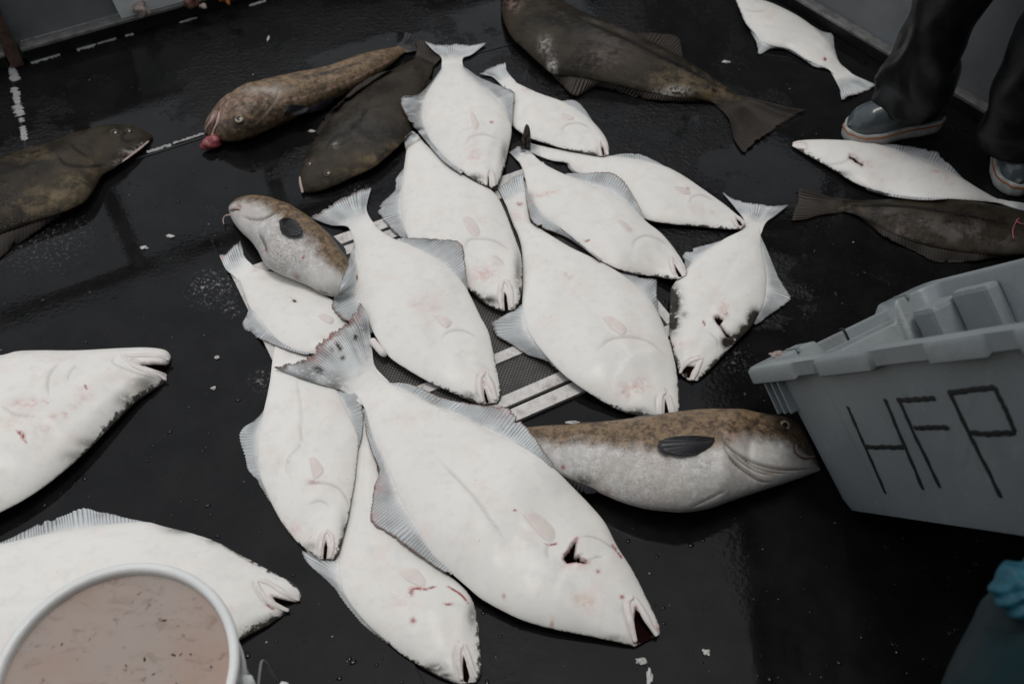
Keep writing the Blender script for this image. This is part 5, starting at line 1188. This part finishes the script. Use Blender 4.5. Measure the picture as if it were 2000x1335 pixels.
def boot(parent, toe, heel, z0=0.001, label=None):
    toe, heel = np.array([*toe, 0.0]), np.array([*heel, 0.0]); d = toe - heel; Ln = np.linalg.norm(d); d /= Ln; s_ = np.array([-d[1], d[0], 0])
    n = 40; f = np.linspace(0, 1, n)
    hw_ = .050 * np.interp(f, [0, .06, .2, .45, .7, .88, .96, 1], [.45, .72, .80, .80, 1.02, .92, .62, .12])
    tz = np.interp(f, [0, .08, .2, .34, .5, .66, .82, .93, 1], [.20, .24, .25, .24, .150, .112, .098, .080, .050])
    def shell(zlo, zhi, grow, cap=True, rnd=True):
        m = 22; V = []
        for i in range(n):
            c = heel + d * (f[i] * Ln); top_ = zhi[i] if hasattr(zhi, '__len__') else zhi
            for j in range(m):
                a = math.pi * j / (m - 1); wv = math.cos(a); hv = math.sin(a)
                if rnd: y_, z_ = wv * (hw_[i] + grow), zlo + (top_ - zlo) * hv ** .55
                else: y_, z_ = math.copysign(abs(wv) ** .25, wv) * (hw_[i] + grow), zlo + (top_ - zlo) * hv ** .18
                V.append(c + s_ * y_ + np.array([0, 0, z_]))
        F = [tuple(int(q) for q in g) for g in grid_faces(n, m)]
        for i in range(n - 1): F.append((i * m, (i + 1) * m, (i + 1) * m + m - 1, i * m + m - 1))
        F += [tuple(range(m)), tuple(range(n * m - 1, (n - 1) * m - 1, -1))]
        return np.array(V), F
    V, F = shell(.030, tz, -.003); b = mesh_obj('boot', V, F, M_BOOT, parent)
    def outline(g):
        fx = np.concatenate([[0], f[1:-1], [1]]); L_ = [heel + d * (fx[i] * Ln) for i in range(n)]
        hw2 = np.maximum(hw_, .004) + g; hw2[0] = .020 + g; hw2[-1] = .012 + g
        left = [L_[i] + s_ * hw2[i] + d * (g if i == n - 1 else (-g if i == 0 else 0)) for i in range(n)]; right = [L_[i] - s_ * hw2[i] + d * (g if i == n - 1 else (-g if i == 0 else 0)) for i in range(n)]
        return resample(np.array(left + right[::-1] + left[:1]), 97)[:-1]
    def prism(levels):
        V = []
        for g, z in levels: V.append(outline(g) + np.array([0, 0, z]))
        F = [tuple(int(q) for q in g) for g in grid_faces(len(levels), 96, True)] + [tuple(range(95, -1, -1)), tuple((len(levels) - 1) * 96 + k for k in range(96))]
        return np.vstack(V), F
    V, F = prism([(-.003, z0), (.001, z0 + .003), (.003, .014), (.0035, .040), (.001, .043)]); so = mesh_obj('sole', V, F, M_SOLE, b)
    V, F = prism([(.003, .0315), (.0050, .032), (.0050, .0365), (.003, .037)]); mesh_obj('stripe', V, F, M_STRIPE, b)
    return b
def trouser_leg(c, r, ztop, lean, seed, hem):
    rs = np.random.RandomState(seed); n, m = 110, 72; V = []
    for i in range(n):
        f = i / (n - 1); z = hem + (ztop - hem) * f
        for j in range(m):
            a = 2 * math.pi * j / m
            R_ = r * (1 + .10 * f) * (1 + .05 * math.sin(3 * a + seed) )
            fold = .012 * math.sin(z * 50 + 2.4 * math.sin(a + seed) + 1.3 * math.sin(3 * a)) * math.exp(-z / .20) + .009 * math.sin(2 * a + z * 15 + seed) +   .004 * max(0, math.sin(4 * a - z * 7 + 2 * math.sin(z * 7))) ** 2 
            R_ += fold
            if f < .06: R_ *= 1.04
            V.append((c[0] + lean[0] * z + R_ * math.cos(a), c[1] + lean[1] * z + R_ * math.sin(a), z + .010 * math.sin(a * 2 + seed) * (1 - f)))
    return np.array(V), [tuple(int(q) for q in g) for g in grid_faces(n, m, True)]
# the standing one: boots and black trousers in view
pA = empty('person', (1.16, 2.08, 0), 'standing person in black rain trousers and grey rubber boots at top right', 'person')
l1, l2 = np.array([1.052, 2.165]), np.array([1.285, 2.02]); hipc = np.array([1.24, 2.14]); 
ja = [((hipc[0], hipc[1], .95), (.15, .11)), ((hipc[0], hipc[1], 1.20), (.14, .10)), ((hipc[0] - .02, hipc[1] - .02, 1.42), (.16, .10)), ((hipc[0] - .02, hipc[1] - .02, 1.52), .055), ((hipc[0] - .03, hipc[1] - .03, 1.60), .06),
      ((l1[0] + .06, l1[1] + .01, .86), .085), ((l1[0] + .01, l1[1], .48), .058), ((l1[0], l1[1], .10), .042), ((l2[0] - .02, l2[1] + .03, .86), .085), ((l2[0] - .01, l2[1], .48), .058), ((l2[0], l2[1], .10), .042),
      ((hipc[0] - .17, hipc[1] + .10, 1.42), .055), ((hipc[0] - .26, hipc[1] + .10, 1.14), .042), ((hipc[0] - .30, hipc[1] - .06, .95), .032), ((hipc[0] + .16, hipc[1] - .14, 1.42), .055), ((hipc[0] + .22, hipc[1] - .20, 1.14), .042), ((hipc[0] + .14, hipc[1] - .30, .95), .032)]
ed_ = [(0, 1), (1, 2), (2, 3), (3, 4), (0, 5), (5, 6), (6, 7), (0, 8), (8, 9), (9, 10), (2, 11), (11, 12), (12, 13), (2, 14), (14, 15), (15, 16)]
skin_mesh('body', ja, ed_, M_SKIN, pA)
jk = [(p, (tuple(x + .022 for x in r) if isinstance(r, tuple) else r + .018)) for p, r in ja]
idx = [0, 1, 2, 11, 12, 13, 14, 15, 16]; mp_ = {k: i for i, k in enumerate(idx)}
skin_mesh('jacket', [jk[k] for k in idx], [(mp_[a], mp_[b]) for a, b in ed_ if a in mp_ and b in mp_], M_JACK, pA)
V, F = head_parts(pA, np.array([hipc[0] - .04, hipc[1] - .04, 1.68]), (-.7, -.7)); mesh_obj('head', V, F, M_SKIN, pA)
cap_c = np.array([hipc[0] - .03, hipc[1] - .03, 1.715]); V, F = lathe([(.002, 1.83), (.05, 1.825), (.085, 1.79), (.100, 1.745), (.104, 1.70), (.098, 1.70), (.09, 1.74)], cap_c, 32); mesh_obj('knit_cap', V, F, M_KNIT, pA)
for c, sd2, lean in ((l1, 1, (.03, .0)), (l2, 4, (-.02, .01))):
    V, F = trouser_leg(c, .083, .95, lean, sd2, .085); tr = mesh_obj('trouser_leg', V, F, M_PANT, pA); solid(tr, .003)
boot(pA, (.897, 2.122), (1.165, 2.185)); boot(pA, (1.285, 1.895), (1.335, 2.16))
# the kneeling one at lower right: knee, sleeve and blue glove in view
kn = bp((1938, 1400), .55); hp = bp((2175, 1140), .66)
pB = empty('person', (float(hp[0]), float(hp[1]), 0), 'kneeling person in dark teal rain trousers with blue glove at lower right', 'person')
ft = np.array([kn[0] + .10, kn[1] - .16, .06]); kn2 = hp + (.40, .02, -.14); ft2 = np.array([kn2[0] + .02, kn2[1] - .08, .06]); ch = hp + (.22, -.20, .40); hd_ = bp((2108, 1150), .72); el = hd_ + (.24, -.10, .10)
jb = [(tuple(hp), .085), (tuple(hp + (.10, -.08, .20)), (.14, .11)), (tuple(ch), (.15, .10)), (tuple(ch + (0, 0, .12)), .055), (tuple(ch + (-.01, 0, .20)), .06), (tuple(kn), .052), (tuple(ft), .045), (tuple(kn2), .055), (tuple(ft2), .045),
      (tuple(ch + (-.05, .17, -.02)), .055), (tuple(el), .042), (tuple(hd_ + (.06, 0, .035)), .030), (tuple(ch + (.05, -.17, -.02)), .055), (tuple(ch + (.0, -.26, -.26)), .042), (tuple(kn + (.10, -.02, .08)), .030)]
eb = [(0, 1), (1, 2), (2, 3), (3, 4), (0, 5), (5, 6), (0, 7), (7, 8), (2, 9), (9, 10), (10, 11), (2, 12), (12, 13), (13, 14)]
skin_mesh('body', jb, eb, M_SKIN, pB)
kb = [(p, (tuple(x + .022 for x in r) if isinstance(r, tuple) else r + .020)) for p, r in jb]
def sub_skin(nm, idx, mat, grow=0):
    mp_ = {k: i for i, k in enumerate(idx)}
    return skin_mesh(nm, [(kb[k][0], kb[k][1] if isinstance(kb[k][1], tuple) else kb[k][1] + grow) for k in idx], [(mp_[a], mp_[b]) for a, b in eb if a in mp_ and b in mp_], mat, pB)
sub_skin('rain_trousers', [0, 5, 6, 7, 8], M_TEAL, .006); sub_skin('jacket', [0, 1, 2, 9, 10, 12, 13, 14], M_JACK)
V, F = head_parts(pB, ch + (-.02, .02, .27), (-.8, .5)); mesh_obj('head', V, F, M_SKIN, pB)
V, F = lathe([(.002, ch[2] + .42), (.05, ch[2] + .415), (.085, ch[2] + .38), (.100, ch[2] + .335), (.104, ch[2] + .29), (.098, ch[2] + .29), (.09, ch[2] + .33)], ch + (-.01, .01, 0), 32); mesh_obj('knit_cap', V, F, M_KNIT, pB)
V, F = tube(smooth_line([tuple(el), tuple(hd_ + (.10, -.01, .06)), tuple(hd_ + (.075, 0, .045))], 14), np.linspace(.062, .05, 14), 16); mesh_obj('sleeve', V, F, M_JACK, pB)
# gloved hand: palm and five bent fingers, crumpled cuff
V, F = tube(smooth_line([tuple(hd_ + (.085, 0, .05)), tuple(hd_ + (.05, .0, .028)), tuple(hd_ + (.0, .0, .0)), tuple(hd_ + (-.022, .0, -.018))], 24), np.interp(np.arange(24), [0, 8, 14, 20, 23], [.046, .036, .040, .036, .018]) * (1 + .07 * np.sin(np.arange(24) * 1.9)), 18, .72)
gl = mesh_obj('glove', V, F, M_GLOVE, pB)
for k, (oy, ln_) in enumerate(((.026, .060), (.009, .070), (-.009, .066), (-.026, .052))):
    b0 = hd_ + (-.016, oy, -.012); q = [tuple(b0), tuple(b0 + (-ln_ * .35, 0, -.006)), tuple(b0 + (-ln_ * .40, 0, -.034)), tuple(b0 + (-ln_ * .12, 0, -.050))]
    V, F = tube(smooth_line(q, 16), np.linspace(.0105, .0085, 16), 10); mesh_obj('finger', V, F, M_GLOVE, gl)
q = [tuple(hd_ + (.02, .034, -.004)), tuple(hd_ + (-.006, .052, -.02)), tuple(hd_ + (-.028, .046, -.034))]; V, F = tube(smooth_line(q, 14), np.linspace(.0125, .009, 14), 10); mesh_obj('thumb', V, F, M_GLOVE, gl)
V, F = tube([tuple(hd_ + (.045, -.030, .022)), tuple(hd_ + (.030, -.055, .018)), tuple(hd_ + (.016, -.082, .010))], [.020, .026, .022], 14, .8); mesh_obj('cuff', V, F, M_CUFF, pB)

cb_ = bmesh.new(); bmesh.ops.create_icosphere(cb_, subdivisions=5, radius=1.0); cc = Vector(bp((2004, 1152), .70))
for v in cb_.verts:
    x, y, z = v.co; w_ = 1 + .09 * math.sin(5 * x + 3 * y) * math.sin(4 * z + 2) + .05 * math.sin(11 * y + 5 * z + 2 * math.sin(4 * x)) + .02 * math.sin(21 * x - 9 * z)
    v.co = cc + Vector((x * .036, y * .034, z * .026)) * w_
bm_obj('glove_cuff', cb_, M_GLOVE, gl, True)
# ------------------------------------------------------------------ scraps, scales and drops on the deck
M_FLAKE = m_plain('pale_fish_scrap', (.50, .485, .46), .4, .15, 60, .3)
rs = np.random.RandomState(5)
for i, (x, y, r, st, lb) in enumerate(((1252, 1291, .008, (1.2, .8), 'white scrap just below the snout of the largest front halibut'), (1268, 1322, .008, (.7, 1.8), 'long pale streak of scrap at the bottom edge, right of centre'),
        (1380, 1274, .006, (1.1, 1), 'angular pale scrap alone on smooth deck at lower right'), (281, 484, .006, (1.4, .9), 'small pale scrap left of the whiskered cod, nearer the left edge'), (333, 462, .006, (1.7, .7), 'elongated pale scrap left of the whiskered cod, nearer its snout'),
        (424, 698, .005, (1, 1), 'pale oval scrap between open mouthed halibut and the pile'), (417, 758, .005, (1.1, .8), 'pale leaf shaped scrap right of the open mouthed halibut snout'), (524, 76, .006, (.6, 2.2), 'thin pale sliver on dark deck above the brown cod'),
        (609, 257, .006, (1.5, .8), 'pale scrap between the brown cod and the dark halibut'), (1780, 133, .006, (1.3, .8), 'pale scrap below bulwark lip left of the trouser leg'), (1418, 122, .007, (1.6, .7), 'pale scrap above the wide dark tail at top'),
        (1118, 826, .007, (2, .5), 'thin whitish shred on the upper edge of the right cod'))):
    P = bp((x, y), .0085 if (np.array(bp((x, y))[:2]) @ UD < .163 and np.array(bp((x, y))[:2]) @ VD < 1.888) else .0008)
    lump('fish_scrap', P, r, M_FLAKE, lb, 'scrap', 'pale scraps strewn on the deck', 30 + i, .45, st)
def scatter(name, n, rmin, rmax, flat, mat, seed, reg, sub=1, reject=True):
    rs = np.random.RandomState(seed); Vs, Fs = [], []
    tb = bmesh.new(); bmesh.ops.create_icosphere(tb, subdivisions=sub, radius=1.0); tv = np.array([v.co for v in tb.verts]); tf = [tuple(v.index for v in f.verts) for f in tb.faces]; tb.free()
    k = 0
    while k < n:
        p = (rs.uniform(reg[0], reg[2]), rs.uniform(reg[1], reg[3])); P = bp(p)
        if hm_get(np.array([P[0]]), np.array([P[1]]))[0] > .001: k += 1; continue
        on = (P[:2] @ UD < .163) and (P[:2] @ VD < 1.888)
        z = .0078 if on else .0002; r = rmin + (rmax - rmin) * rs.uniform(0, 1) ** 3.0; a = rs.uniform(0, 3.14)
        q = tv * np.array([r * rs.uniform(.8, 1.5), r, r * flat]); q = np.stack([q[:, 0] * math.cos(a) - q[:, 1] * math.sin(a), q[:, 0] * math.sin(a) + q[:, 1] * math.cos(a), q[:, 2]], 1) + np.array([P[0], P[1], z])
        off = len(Vs) * len(tv); Vs.append(q); Fs += [tuple(i + off for i in f) for f in tf]; k += 1
    o = mesh_obj(name, np.vstack(Vs), Fs, mat); tag(o, kind='stuff'); return o
o = scatter('fish_scales', 260, .0005, .0019, .35, M_FLAKE, 2, (0, 60, 2000, 1335)); tag(o, 'tiny pale fish scales flecked over the black deck', 'scales')
M_DROP = NT('water_drop').done((.008, .008, .008), .03, None, IOR=1.33)
o = scatter('water_drops', 1500, .0010, .0055, .38, M_DROP, 3, (0, 40, 2000, 1335), 2); tag(o, 'water drops beaded on the black deck', 'water drops')
